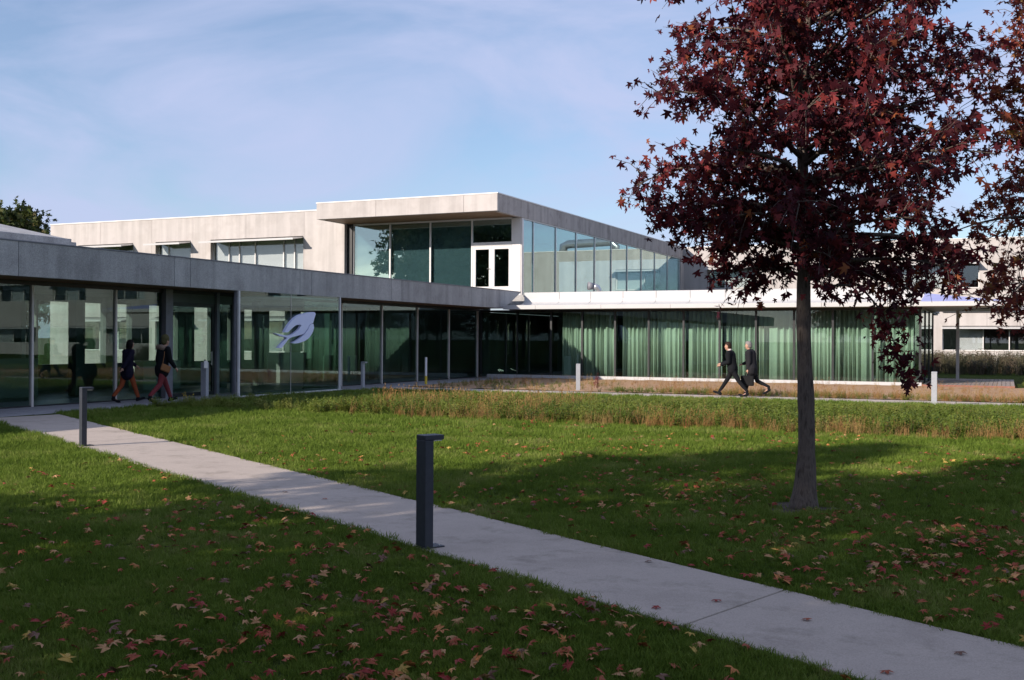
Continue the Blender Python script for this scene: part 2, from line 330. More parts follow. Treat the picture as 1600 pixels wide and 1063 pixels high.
# projecting draught lobby, its glass flush with the fascia
P(box('lobby_post', 'grey_frame', None, XF-.12, XF-.05, 24.59, 24.63, 0, 3.05), eb)
P(box('lobby_post', 'white_frame', None, XF-.035, XF+.02, 24.635, 24.70, 0, 3.05), eb)
P(box('lobby_post', 'white_frame', None, XF-.035, XF+.02, 29.75, 29.81, 0, 3.05), eb)
P(box('pane', 'glass_entrance', None, XF-.016, XF-.004, 24.71, 27.122, 0.05, 3.05), eb)
P(box('pane', 'glass_entrance', None, XF-.016, XF-.004, 27.138, 29.71, 0.05, 3.05), eb)
P(box('joint_strip', 'steel_post', None, XF-.018, XF-.001, 27.123, 27.137, 0.05, 3.05), eb)
P(box('sill', 'coping', None, XF-.1, XF+.06, 24.5, 29.9, 0.014, 0.049), eb)
P(box('lobby_ceiling', 'ceiling_white', None, XG+.1, XF-.08, 26.4, 29.72, 2.94, 2.99), eb)
for a, b in ((29.87, 32.05), (32.13, 34.8), (34.8, 37.48), (37.48, 40.16), (40.16, 42.84)):
    P(box('pane', 'glass_entrance', None, XG-.006, XG+.006, a+.05, b-.05, 0.05, 2.95), eb)
for y in (32.09, 34.8, 37.48, 40.16, 42.86): P(box('mullion', 'steel_post', None, XG-.05, XG+.05, y-.03, y+.03, 0.0, 2.95), eb)
P(box('sill', 'dark_frame', None, XG-.05, XG+.03, 29.87, 42.9, 0.012, 0.05), eb)
P(box('lobby_side_pane', 'glass_entrance', None, XG+.07, XF-.08, 29.76, 29.772, 0.05, 2.99), eb)
# back wall with openings to the court behind
op = [(23.97, 25.37), (25.82, 26.71), (27.16, 27.86), (28.67, 30.09), (30.96, 31.94), (32.37, 33.0), (33.8, 34.95), (35.36, 36.72), (37.48, 38.54), (39.21, 39.99)]
holes = [(a, b, 0.85, 2.82) for a, b in op]+[(22.9, 23.9, 2.0, 2.82)]
me = wall_mesh(-16, 43.6, 0.0, 3.02, holes, -27.25, -27.0, lambda u, d, z: (d, u, z))
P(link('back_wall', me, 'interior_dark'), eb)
for i, (a, b) in enumerate(op): P(box('rear_pane', 'glass_office', None, -27.16, -27.15, a+.003, b-.003, 0.86, 2.815), eb)
for y, z in ((20.5, 1.1), (26.3, .95), (33.4, 1.15), (37.0, 1.0)): P(box('counter', 'interior_mid', None, -25.6, -25.0, y, y+1.7, 0.014, z), eb)
for y in (19.5, 22.9, 29.2, 31.2, 34.9, 36.5, 39.0): P(box('column', 'interior_dark', None, -24.6, -24.3, y, y+.3, 0.014, 3.02), eb)
for y0, y1 in ((38.3, 39.9), (41.0, 42.4)): P(box('partition', 'interior_mid', None, -26.0, -25.9, y0, y1, 0.014, 3.0), eb)
P(box('end_wall', 'grey_concrete', None, -27.9, XG-.1, -16.2, -16.02, 0, 3.3), eb)
P(box('room_wall', 'interior_mid', None, -27.0, -25.2, 21.8, 21.95, 0.014, 3.02), eb)
# raised rooflight block on the low roof, at far left
rl = tag(empty('rooflight_block', (-26, 15, 3.78)), 'low grey rooflight block with sloping top on the entrance building roof', 'rooflight')
P(MB().prism([(-24.0, 3.785), (-24.0, 4.47), (-24.15, 4.48), (-27.9, 5.22), (-27.9, 3.785)], 'y', 4.0, 22.45).build('body', 'grey_concrete', None, 0.01), rl)
P(box('upstand', 'grey_concrete', None, -27.8, -24.03, 22.455, 22.65, 3.785, 4.39, 0.008), rl)
# bird emblem on the lobby glass
bird = tag(empty('bird_emblem', (-19.86, 27.2, 1.97)), 'pale lilac stylised bird emblem mounted on the lobby glass', 'emblem')
B1 = [(28.28,2.47),(28.2,2.53),(28.05,2.525),(27.91,2.51),(27.57,2.45),(27.38,2.41),(27.23,2.35),(27.09,2.27),(26.96,2.18),(26.84,2.08),(26.75,1.98),(26.67,1.88),(26.85,1.88),(26.96,1.95),(27.09,2.03),(27.24,2.1),(27.45,2.13),(27.52,2.1),(27.41,1.98),(27.18,1.86),(26.96,1.79),(26.69,1.79),(26.43,1.82),(26.15,1.86),(26.43,1.77),(26.69,1.74),(26.81,1.71),(26.64,1.61),(26.46,1.49),(26.36,1.41),(26.54,1.41),(26.7,1.54),(26.88,1.68),(27.07,1.74),(27.4,1.79),(27.66,1.85),(27.83,1.99),(27.96,2.14),(28.14,2.18),(28.2,2.32)]
B2 = [(28.16,2.16),(28.19,2.03),(28.15,1.94),(28.09,1.86),(27.99,1.76),(27.86,1.68),(27.7,1.62),(27.52,1.58),(27.35,1.55),(27.18,1.54),(27.05,1.56),(27.29,1.63),(27.52,1.73),(27.7,1.83),(27.87,1.97),(27.99,2.13)]
def poly_plate(name, pts, mat, x0, x1):
    bm = bmesh.new(); vs = [bm.verts.new((x0, y, z)) for y, z in pts]; f = bm.faces.new(vs)
    r = bmesh.ops.extrude_face_region(bm, geom=[f]); bmesh.ops.translate(bm, vec=(x1-x0, 0, 0), verts=[v for v in r['geom'] if isinstance(v, bmesh.types.BMVert)])
    bmesh.ops.recalc_face_normals(bm, faces=bm.faces); bmesh.ops.triangulate(bm, faces=[f for f in bm.faces if len(f.verts) > 4]); me = bpy.data.meshes.new(name); bm.to_mesh(me); bm.free()
    return link(name, me, mat)
P(poly_plate('upper_wing', B1, 'bird_paint', -19.895, -19.80), bird)
P(poly_plate('lower_wing', B2, 'bird_paint', -19.895, -19.80), bird)
# ================================================================== glazed wing with white canopy
gw = tag(empty('glazed_wing', (-12, 43, 0)), 'single-storey glazed wing with white curved canopy edge behind the meadow', 'building')
YG = 43.0
wm = [-21.26, -19.51, -17.9, -16.47, -14.99, -13.52, -12.04, -10.55, -9.09, -7.6, -6.13, -4.66, -2.97]
for x in wm: P(box('mullion', 'dark_frame', None, x-.04, x+.04, YG-.03, YG+.12, 0.168, 2.9), gw)
for a, b in zip(wm, wm[1:]): P(box('pane', 'glass_wing', None, a+.045, b-.045, YG-.006, YG+.006, 0.17, 2.88), gw)
P(box('sill', 'white_metal', None, -20.9, -2.9, YG-.16, YG+.14, 0.0, 0.165), gw)
P(box('head_rail', 'dark_frame', None, -21.3, -2.9, YG-.05, YG+.12, 2.902, 2.985), gw)
P(box('floor', 'interior_floor', None, -21.3, -2.95, YG+.15, 54, -0.05, 0.06), gw)
P(box('ceiling', 'interior_mid', None, -21.3, -2.95, YG+.13, 54, 2.92, 2.98), gw)
P(box('rear_wall', 'interior_mid', None, -21.3, -7.0, 52.0, 52.2, 0.062, 2.915), gw)
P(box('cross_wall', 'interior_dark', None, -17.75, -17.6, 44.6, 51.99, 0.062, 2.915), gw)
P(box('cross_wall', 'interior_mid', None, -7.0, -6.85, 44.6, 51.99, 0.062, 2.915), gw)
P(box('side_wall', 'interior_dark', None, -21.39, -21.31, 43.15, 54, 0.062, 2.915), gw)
P(box('cabinet', 'ceiling_white', None, -17.5, -17.18, 43.5, 43.9, 0.062, 0.98), gw)
# glass end on the right
for y in (45.2, 47.6, 50.0): P(box('end_mullion', 'dark_frame', None, -2.99, -2.91, y-.03, y+.03, 0.06, 2.915), gw)
for a, b in ((43.13, 45.16), (45.24, 47.56), (47.64, 49.96)): P(box('end_pane', 'glass_wing', None, -2.956, -2.944, a, b, 0.07, 2.91), gw)
P(box('rear_pane', 'glass_wing', None, -6.8, -3.0, 50.0, 50.012, 0.07, 2.91), gw)
P(box('corner_post', 'steel_post', None, -1.95, -1.83, 48.6, 48.72, 0.05, 2.99), gw)
# canopy: flat lip, curved underside panel, upright band
prof = [(42.02, 3.165), (42.7, 3.175), (43.3, 3.2), (43.75, 3.24), (44.02, 3.3), (44.16, 3.38), (44.2, 3.5), (44.2, 3.80), (44.5, 3.82), (44.5, 3.1), (42.02, 3.1)]
cx_ = [-19.72]+[-19.5+1.48*k for k in range(1, 12)]+[-2.9]
for a, b in zip(cx_, cx_[1:]): P(MB().prism(prof, 'x', a+.009, b-.009).build('canopy_panel', 'white_metal', None, smooth=False), gw)
lx = [-19.72, -18.2, -15.25, -12.3, -9.35, -6.4, -3.45, 0.15]
for a, b in zip(lx, lx[1:]): P(box('lip_panel', 'white_metal', None, a+.004, b-.004, 41.95, 44.5, 2.99, 3.16, 0.004), gw)
P(box('canopy_slab', 'white_metal', None, -2.9, 0.14, 44.51, 50.5, 3.0, 3.15), gw)
P(MB().add([(-2.89, 42.05, 3.163), (0.1, 42.05, 3.163), (-2.89, 44.3, 3.56), (0.1, 44.3, 3.163), (-2.89, 44.3, 3.163)], [(0, 1, 2), (1, 3, 2), (2, 3, 4), (0, 2, 4), (0, 4, 3, 1)]).build('canopy_slope', 'shaded_white_metal'), gw)
P(box('roof', 'grey_concrete', None, -20.6, -2.9, 44.52, 54.2, 3.0, 3.72), gw)
# curtains
def curtain(xa, xb, y0, label):
    n = int((xb-xa)/0.018); v = []; f = []
    ph = random.random()*6; X = xa; fr = 30
    for i in range(n+1):
        x = xa+(xb-xa)*i/n
        fr_ = 31+10*math.sin(x*1.7)+9*math.sin(x*4.3+xa)+6*math.sin(x*9.1+2*xa)
        ph += 0.018*fr_
        y = y0+(0.085+.03*math.sin(x*3.1))*math.sin(ph)+0.03*math.sin(2.3*ph+1)+.03*math.sin(x*2.2)
        v += [(x, y, 0.075), (x+0.006*math.sin(x*9), y0+0.8*(y-y0), 2.90)]
    for i in range(n): f.append((2*i, 2*i+2, 2*i+3, 2*i+1))
    me = bpy.data.meshes.new('curtain'); me.from_pydata(v, [], f); me.polygons.foreach_set('use_smooth', [True]*len(f))
    o = link('curtain', me, 'curtain_cloth'); md = o.modifiers.new('thickness', 'SOLIDIFY'); md.thickness = 0.004
    return tag(o, label, 'curtain', 'curtains in the glazed wing')
curtain(-17.55, -15.1, 43.62, 'leftmost pale pleated curtain of the glazed wing, partly in shadow')
curtain(-14.83, -12.1, 43.62, 'pale pleated curtain second from the left, right of the dark curtain gap')
curtain(-12.0, -10.6, 43.62, 'pale pleated curtain just left of the walking men')
curtain(-10.42, -9.2, 43.62, 'narrow pale pleated curtain directly behind the walking men')
curtain(-9.1, -6.2, 43.62, 'wide pale pleated curtain behind the red tree trunk')
curtain(-6.1, -4.7, 43.62, 'pale pleated curtain right of the tree trunk')
curtain(-4.6, -3.2, 43.62, 'pale pleated curtain at the right end of the glazed wing')
# timber terrace at the wing's right end
dk = tag(empty('timber_terrace', (-1.8, 46, 0)), 'low weathered timber terrace at the right end of the glazed wing', 'terrace')
for k in range(21): P(box('plank', 'deck_wood', None, -2.9+k*.15+.006, -2.9+(k+1)*.15-.006, 42.9, 50.5, 0.06, 0.10, 0.003), dk)
P(box('edge_board', 'brick_edge', None, -2.9, 0.25, 42.84, 42.895, 0.0, 0.10), dk)
# roof cowl
cw = tag(empty('roof_cowl', (-17.3, 46.5, 3.72)), 'round metal ventilation cowl on the glazed wing roof', 'vent')
P(MB().tube([(-17.0, 46.5, 3.72), (-17.0, 46.5, 3.98), (-17.06, 46.45, 4.1), (-17.2, 46.35, 4.15)], [.12, .12, .13, .14], 14).build('pipe', 'alu', None, smooth=True), cw)
P(MB().tube([(-17.205, 46.35, 4.15), (-17.42, 46.2, 4.16)], [.14, .19], 14).build('hood', 'grey_frame', None, smooth=True), cw)
# ================================================================== office blocks and upper pavilion
ZR = 8.355
def window(parent, x0, x1, z0, z1, yw, mulls=(), blinds=(), awning=True, proj=0.9, drop=0.16, dark_left=0.0, sill=True):
    """window in a wall whose face is y = yw (facing -y); glass recessed 0.25 m"""
    y = yw+0.25
    fr = MB()
    fr.box(x0, x1, y-.04, y+.04, z1-.06, z1).box(x0, x1, y-.04, y+.04, z0, z0+.06)
    for xm in (x0+.03, *mulls, x1-.03): fr.box(xm-.03, xm+.03, y-.039, y+.041, z0+.06, z1-.06)
    wn = P(fr.build('window', 'white_frame'), parent)
    e = [x0+.06, *mulls, x1-.06]
    for i, (a, b) in enumerate(zip(e, e[1:])):
        a += .03 if i else 0; b -= .03 if i < len(e)-2 else 0
        p = box('pane', 'glass_office', None, a, b, y-.006, y+.006, z0+.06, z1-.06); p.parent = wn
        if i in blinds:
            q = box('blind', 'blind_cloth', None, a, b, y+.10, y+.11, z0+.07, z1-.07); q.parent = wn
    if sill:
        q = box('sill', 'coping', None, x0, x1, yw-.05, y-.045, z0-.001, z0+.03); q.parent = wn
    if awning:
        q = MB().prism([(yw+.2, z1-.002), (yw-proj, z1-drop-.03), (yw-proj, z1-drop-.08), (yw+.2, z1-.07)], 'x', x0+.01, x1-.01).build('sunshade', 'alu'); q.parent = wn
        q = box('sunshade_edge', 'white_metal', None, x0-.02, x1+.02, yw-proj-.04, yw-proj-.002, z1-drop-.10, z1-drop-.01); q.parent = wn
    return wn
def facade(parent, joints, z0, z1, yw, wins, thick=0.24, mat='pale_concrete', hjoint=None):
    for a, b in zip(joints, joints[1:]):
        zz = [z0, hjoint, z1] if hjoint else [z0, z1]
        for c, d in zip(zz, zz[1:]):
            holes = [h[:4] for h in wins if h[0] < b and h[1] > a]
            me = wall_mesh(a+.006, b-.006, c+(.006 if c > z0 else 0), d-(.006 if d < z1 else 0), holes, yw, yw+thick, lambda u, dd, z: (u, dd, z))
            P(link('wall_panel', me, mat), parent)
# --- long block behind, left
lb = tag(empty('office_block', (-40, 46.4, 0)), 'long pale concrete office block behind the entrance building, left', 'building', 'pale concrete office blocks')
YL = 46.4
lw = []
for z0, z1 in ((5.25, 7.03), (0.95, 2.85)):
    lw += [(-49.1, -44.9, z0, z1, [-47.6, -46.2], (1,)), (-43.26, -40.75, z0, z1, [-42.5], (0, 1)), (-39.38, -33.29, z0, z1, [-38.3, -37.6, -36.55, -34.7, -34.0], (0, 1, 2, 3, 4, 5) if z0 > 5 else (1, 3))]
facade(lb, [-51.3, -47.37, -43.54, -40.6, -37.0, -33.24, -30.75], 0.0, ZR-.06, YL, lw, hjoint=4.35)
for h in lw: window(lb, h[0], h[1], h[2], h[3], YL, h[4], h[5])
P(box('coping', 'coping', None, -51.33, -30.6, YL-.03, YL+.5, ZR-.06, ZR), lb)
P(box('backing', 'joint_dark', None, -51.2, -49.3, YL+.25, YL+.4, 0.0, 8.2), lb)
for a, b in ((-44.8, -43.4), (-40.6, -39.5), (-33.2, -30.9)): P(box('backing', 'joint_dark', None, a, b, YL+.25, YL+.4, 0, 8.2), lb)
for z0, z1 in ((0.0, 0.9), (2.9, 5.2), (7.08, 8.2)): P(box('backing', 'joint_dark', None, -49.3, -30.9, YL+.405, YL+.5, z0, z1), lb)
P(box('end_wall', 'pale_concrete', None, -51.3, -51.05, YL+.245, 58, 0, ZR-.06), lb)
P(box('roof', 'grey_concrete', None, -51.0, -30.9, YL+.55, 58, 7.6, 8.2), lb)
P(box('floor', 'interior_mid', None, -51.0, -30.9, YL+.55, 58, 3.6, 4.0), lb)
P(box('rear_wall', 'interior_dark', None, -51.0, -30.9, 54, 54.2, 0, 7.59), lb)
# --- block behind, right
rb = tag(empty('office_block', (10, 75.1, 0)), 'two-storey pale concrete office block behind the glazed wing, right', 'building', 'pale concrete office blocks')
YR = 75.1
rw = [(-19.33, -15.95, 5.35, 6.85, [-18.1], (1,)), (-7.2, -1.66, 5.15, 6.85, [-4.9, -2.82], (0, 1)), (-3.84, 3.6, 1.12, 2.72, [-2.92, -1.42, 0.1, 1.9], (1,)), (-14.5, -8.0, 1.12, 2.72, [-12.5, -10.2], (2,))]
x = 6.5
while x < 55:
    rw += [(x, x+4.2, 5.15, 6.85, [x+1.1, x+2.7], (1,) if int(x) % 2 else (0,)), (x-.9, x+4.6, 1.12, 2.72, [x+.6, x+2.4], (2,))]
    x += 7.3
jr = [-21.2, -15.5, -7.6, -1.2, 0.55, 5.3, 12.6, 19.9, 27.2, 34.5, 41.8, 49.1, 56.4]
jr2 = []
facade(rb, jr, 0, ZR-.06, YR, rw, hjoint=4.3)
for h in rw: window(rb, h[0], h[1], h[2], h[3], YR, h[4], h[5], proj=0.8, drop=0.1)
P(box('coping', 'coping', None, -21.2, 56.4, YR-.03, YR+.5, ZR-.06, ZR), rb)
P(box('louvre_band', 'grey_frame', None, -3.84, 5.2, YR-.10, YR-.002, 3.6, 4.02), rb)
for k in range(4): P(box('louvre', 'alu', None, -3.8, 5.2, YR-.16, YR-.104, 3.62+k*.1, 3.66+k*.1), rb)
P(box('backing', 'interior_dark', None, -21, 56, YR+3.5, YR+3.6, 0, 8.2), rb)
P(box('floor', 'interior_mid', None, -21, 56, YR+.3, YR+3.4, 3.6, 4.0), rb)
P(box('roof', 'grey_concrete', None, -21, 56, YR+.3, YR+12, 7.6, 8.2), rb)
# rooftop duct, seen mirrored in the pavilion glass
du = tag(empty('rooftop_duct', (-12.4, 79, 8.2)), 'large metal duct with elbow on the right office block roof', 'duct')
P(MB().tube([(-14.6, 79, 8.2), (-14.6, 79, 8.9), (-14.45, 79, 9.15), (-14.1, 79, 9.3), (-10.6, 79, 9.2), (-10.3, 79, 9.1), (-10.2, 79, 8.2)], [.33]*7, 12).build('pipe', 'alu', None, smooth=True), du)
# --- upper pavilion: glazed box under a deep concrete roof edge
up = tag(empty('upper_pavilion', (-26, 47, 3.8)), 'glazed upper-storey pavilion with overhanging concrete roof and white corner', 'building')
YO, XO, YGF = 44.0, -20.98, 46.8
for a, b in ((-30.8, -27.4), (-27.4, -22.7), (-22.7, XO)): P(box('fascia_panel', 'pale_concrete', None, a+.005, b-(.005 if b < -21 else 0), YO, YO+.2, 7.53, ZR-.05, 0.006), up)
P(box('fascia_panel', 'pale_concrete', None, -30.8, -30.6, YO+.205, YL-.005, 7.53, ZR-.05), up)
sj = [YO+.205, 51.4, 57.2, 63.0, 68.8, 74.6]
for a, b in zip(sj, sj[1:]): P(box('fascia_panel', 'side_concrete', None, XO-.2, XO, a+.004, b-.004, 7.50, ZR-.05, 0.006), up)
P(box('coping', 'coping', None, -30.82, XO+.02, YO-.02, YO+.4, ZR-.05, ZR), up)
P(box('coping', 'coping', None, XO-.4, XO+.02, YO+.405, 74.9, ZR-.05, ZR), up)
P(box('roof', 'grey_concrete', None, -30.55, XO-.25, YO+.45, 74.8, 7.75, 8.28), up)
for k in range(18):
    xa = -30.58+k*.52
    P(box('soffit_board', 'soffit_wood', None, xa+.006, min(xa+.52-.006, XO-.21), YO+.21, YGF-.06, 7.545, 7.575), up)
fz = 3.79
P(box('floor', 'interior_floor', None, -30.4, -21.3, YGF+.1, 74.5, 3.9, 4.02), up)
P(box('ceiling', 'ceiling_white', None, -30.4, -21.3, YGF+.1, 74.5, 7.5, 7.54), up)
P(box('rear_wall', 'interior_mid', None, -30.6, -30.4, YGF+.1, 74.5, 3.8, 7.5), up)
P(box('partition', 'interior_mid', None, -30.3, -25.0, 60, 60.15, 4.03, 7.49), up)
P(box('jamb', 'dark_frame', None, -30.74, -30.46, YL+.26, YGF+.1, 3.8, 7.54), up)
P(box('front_head', 'white_frame', None, -30.45, -21.5, YGF-.05, YGF+.05, 7.46, 7.54), up)
P(box('front_sill', 'white_frame', None, -30.45, -21.5, YGF-.05, YGF+.05, 3.8, 4.1), up)
fm = [-30.44, -28.27, -25.96, -23.65, -21.53]
for x_ in fm[:-1]: P(box('mullion', 'white_frame', None, x_-.04, x_+.04, YGF-.055, YGF+.05, 4.10, 7.46), up)
for a, b in zip(fm[:3], fm[1:4]): P(box('pane', 'glass_upper', None, a+.045, b-.045, YGF-.006, YGF+.006, 4.1, 7.455), up)
for a, b in zip(fm[:3], fm[1:4]): P(box('screen', 'screen_cloth', None, a+.05, b-.05, YGF+.12, YGF+.125, 4.1, 7.4), up)
P(box('transom', 'white_frame', None, -23.605, -21.54, YGF-.054, YGF+.05, 6.2, 6.38), up)
P(box('pane', 'glass_upper', None, -23.605, -21.545, YGF-.006, YGF+.006, 6.385, 7.455), up)
for a, b in ((-23.6, -22.60), (-22.59, -21.55)):
    d = P(MB().box(a, a+.15, YGF-.045, YGF+.03, 4.11, 6.19).box(b-.13, b, YGF-.045, YGF+.03, 4.11, 6.19).box(a+.15, b-.13, YGF-.045, YGF+.03, 6.04, 6.19).box(a+.15, b-.13, YGF-.045, YGF+.03, 4.11, 4.24).build('door', 'white_frame'), up)
    q = box('pane', 'glass_upper', None, a+.155, b-.135, YGF-.006, YGF+.006, 4.245, 6.035); q.parent = d
    if a < -23:
        q = MB().tube([(b-.06, YGF-.1, 5.1), (b-.2, YGF-.1, 5.1)], [.012, .012], 8).box(b-.07, b-.05, YGF-.1, YGF-.046, 5.09, 5.11).build('handle', 'alu'); q.parent = d
P(box('corner_post', 'white_frame', None, -21.53, -21.05, YGF-.06, YGF+.12, 3.8, 7.5), up)
P(box('corner_trim', 'steel_post', None, -21.045, -21.0, YGF-.03, YGF+.12, 3.8, 7.49), up)
sm = [47.0, 48.23, 51.1, 53.97, 56.83, 59.61, 62.5, 65.3, 68.15, 71.05, 74.0]
for y_ in sm: P(box('mullion', 'alu', None, -21.12, -21.02, y_-.035, y_+.035, 3.8, 7.44), up)
for a, b in zip(sm, sm[1:]): P(box('pane', 'glass_upper', None, -21.076, -21.064, a+.04, b-.04, 3.85, 7.43), up)
P(box('side_head', 'white_frame', None, -21.13, -21.01, 46.95, 74.04, 7.442, 7.497), up)
P(box('side_sill', 'white_frame', None, -21.13, -21.01, 46.95, 74.04, 3.74, 3.798), up)
P(box('end_wall', 'pale_concrete', None, -21.19, -20.98, 74.1, YR-.01, 0, 7.49), up)
P(box('lower_wall', 'interior_dark', None, -30.6, -21.42, 44.05, 44.25, 0.0, 3.2), up)
P(box('lower_wall', 'grey_concrete', None, -21.3, -21.1, 54.3, 74.0, 0.0, 3.7), up)
# ================================================================== bollards and posts
PD = Vector((10.67, -5.81, 0)).normalized(); PN = Vector((-PD.y, PD.x, 0))
def bollard(mat):
    t = empty('bollard')
    MB().box(-.07, .07, -.04, .04, 0.012, 0.87).build('post', mat, t, 0.004)
    MB().box(-.07, .07, -.04, .14, 0.871, 0.91).build('lamp_arm', mat, t, 0.004)
    MB().box(-.07, .07, -.04, .15, 0.0, 0.011).build('base_plate', mat, t, 0.002)
    MB().box(-.055, .055, .05, .125, 0.862, 0.8705).build('lens', 'blind_cloth', t)
    for s_ in (-1, 1): MB().tube([(s_*.045, .11, .011), (s_*.045, .11, .02)], [.009, .009], 6).build('bolt', 'alu', t)
    return t
b0 = bollard('bollard_paint'); b0.location = (-4.27, 7.62, 0.016); b0.rotation_euler.z = math.atan2(PD.y, PD.x)
tag(b0, 'large dark blue-grey lamp bollard at the near edge of the path', 'bollard', 'lamp bollards')
b1 = copy_tree(b0); b1.location = (-13.02, 12.42, 0.016); tag(b1, 'dark lamp bollard where the path meets the entrance building, left', 'bollard', 'lamp bollards')
b2 = bollard('bollard_grey'); b2.location = (-19.75, 30.95, 0.014); b2.rotation_euler.z = -math.pi/2
tag(b2, 'grey bollard in front of the entrance glass right of the bird emblem', 'bollard', 'lamp bollards')
b3 = copy_tree(b2); b3.location = (-12.85, 33.2, 0.0); b3.rotation_euler.z = 0.35; tag(b3, 'pale grey bollard before the shadow edge on the curtained glass', 'bollard', 'lamp bollards')
b4 = copy_tree(b2); b4.location = (-1.74, 30.3, 0.0); b4.rotation_euler.z = 0.0; tag(b4, 'grey bollard by the far path near the timber terrace', 'bollard', 'lamp bollards')
b5 = tag(empty('intercom_post', (-19.95, 23.3, 0.014)), 'grey entry post with small intercom box beside the entrance door', 'post')
MB().box(-.09, .09, -.06, .06, 0, 1.02).build('post', 'bollard_grey', b5, 0.004)
MB().box(.0905, .12, -.16, -.02, 0.86, 1.06).build('intercom', 'coping', b5, 0.004)
MB().tube([(0, 0, 1.021), (0, 0, 1.10)], [.03, .02], 8).build('cap', 'dark_frame', b5)
mp_ = tag(empty('marker_post', (-19.7, 35.2, 0)), 'thin white marker post with yellow foot in front of the dark glass', 'post')
MB().tube([(0, 0, 0.32), (0, 0, 1.02)], [.045, .045], 10).build('upper_post', 'post_white', mp_)
MB().tube([(0, 0, 0), (0, 0, 0.319)], [.05, .05], 10).build('foot', 'post_yellow', mp_)
# ================================================================== people
def skinmat(name, col, rough=0.6): return surf(name, [tuple(c*0.9 for c in col), col], 12, rough, spec=0.12)
skinmat('skin', (0.50, 0.29, 0.21)); skinmat('hair_black', (0.012, 0.009, 0.008)); skinmat('hair_brown', (0.03, 0.018, 0.012)); skinmat('hair_grey', (0.22, 0.20, 0.19))
skinmat('cloth_black', (0.010, 0.011, 0.013), 0.85); skinmat('cloth_navy', (0.016, 0.013, 0.028), 0.85); skinmat('cloth_orange', (0.30, 0.075, 0.03), 0.8)
skinmat('cloth_red', (0.20, 0.04, 0.045), 0.8); skinmat('cloth_grey', (0.02, 0.02, 0.023), 0.85); skinmat('shirt_pale', (0.62, 0.5, 0.48), 0.8)
skinmat('fur_tan', (0.22, 0.16, 0.12), 0.95); skinmat('leather_brown', (0.26, 0.12, 0.05), 0.5); skinmat('leather_black', (0.012, 0.012, 0.013), 0.35); skinmat('cap_stripe', (0.10, 0.09, 0.04), 0.9)
skinmat('cloth_brown', (0.16, 0.09, 0.05), 0.85)
def capsules(segs, voxel, name, mat, parent, dec=0.35):
    """union of tapered capsules (p0, r0, p1, r1) remeshed into one continuous skin"""
    b = MB()
    for p0, r0, p1, r1 in segs:
        p0, p1 = Vector(p0), Vector(p1); d = p1-p0; L = d.length; d = d.normalized() if L > 1e-5 else Vector((0, 0, 1))
        pts = []; rs = []
        for k in range(4): a = math.pi/2*(1-k/3.0)*0.999; pts.append(p0-d*r0*math.sin(a)); rs.append(max(r0*math.cos(a), 1e-3))
        for k in range(4): a = math.pi/2*(k/3.0)*0.999; pts.append(p1+d*r1*math.sin(a)); rs.append(max(r1*math.cos(a), 1e-3))
        if L < 1e-5: pts.pop(3); rs.pop(3)
        b.tube(pts, rs, 12)
    me = b.mesh(name); o = bpy.data.objects.new(name, me); C.objects.link(o)
    rm = o.modifiers.new('r', 'REMESH'); rm.mode = 'VOXEL'; rm.voxel_size = voxel; rm.use_smooth_shade = True
    sm_ = o.modifiers.new('s', 'SMOOTH'); sm_.factor = 0.5; sm_.iterations = 3
    dc = o.modifiers.new('d', 'DECIMATE'); dc.ratio = dec
    dg = bpy.context.evaluated_depsgraph_get(); me2 = bpy.data.meshes.new_from_object(o.evaluated_get(dg))
    bpy.data.objects.remove(o); bpy.data.meshes.remove(me); me2.materials.clear(); me2.polygons.foreach_set('use_smooth', [True]*len(me2.polygons))
    return link(name, me2, mat, parent)
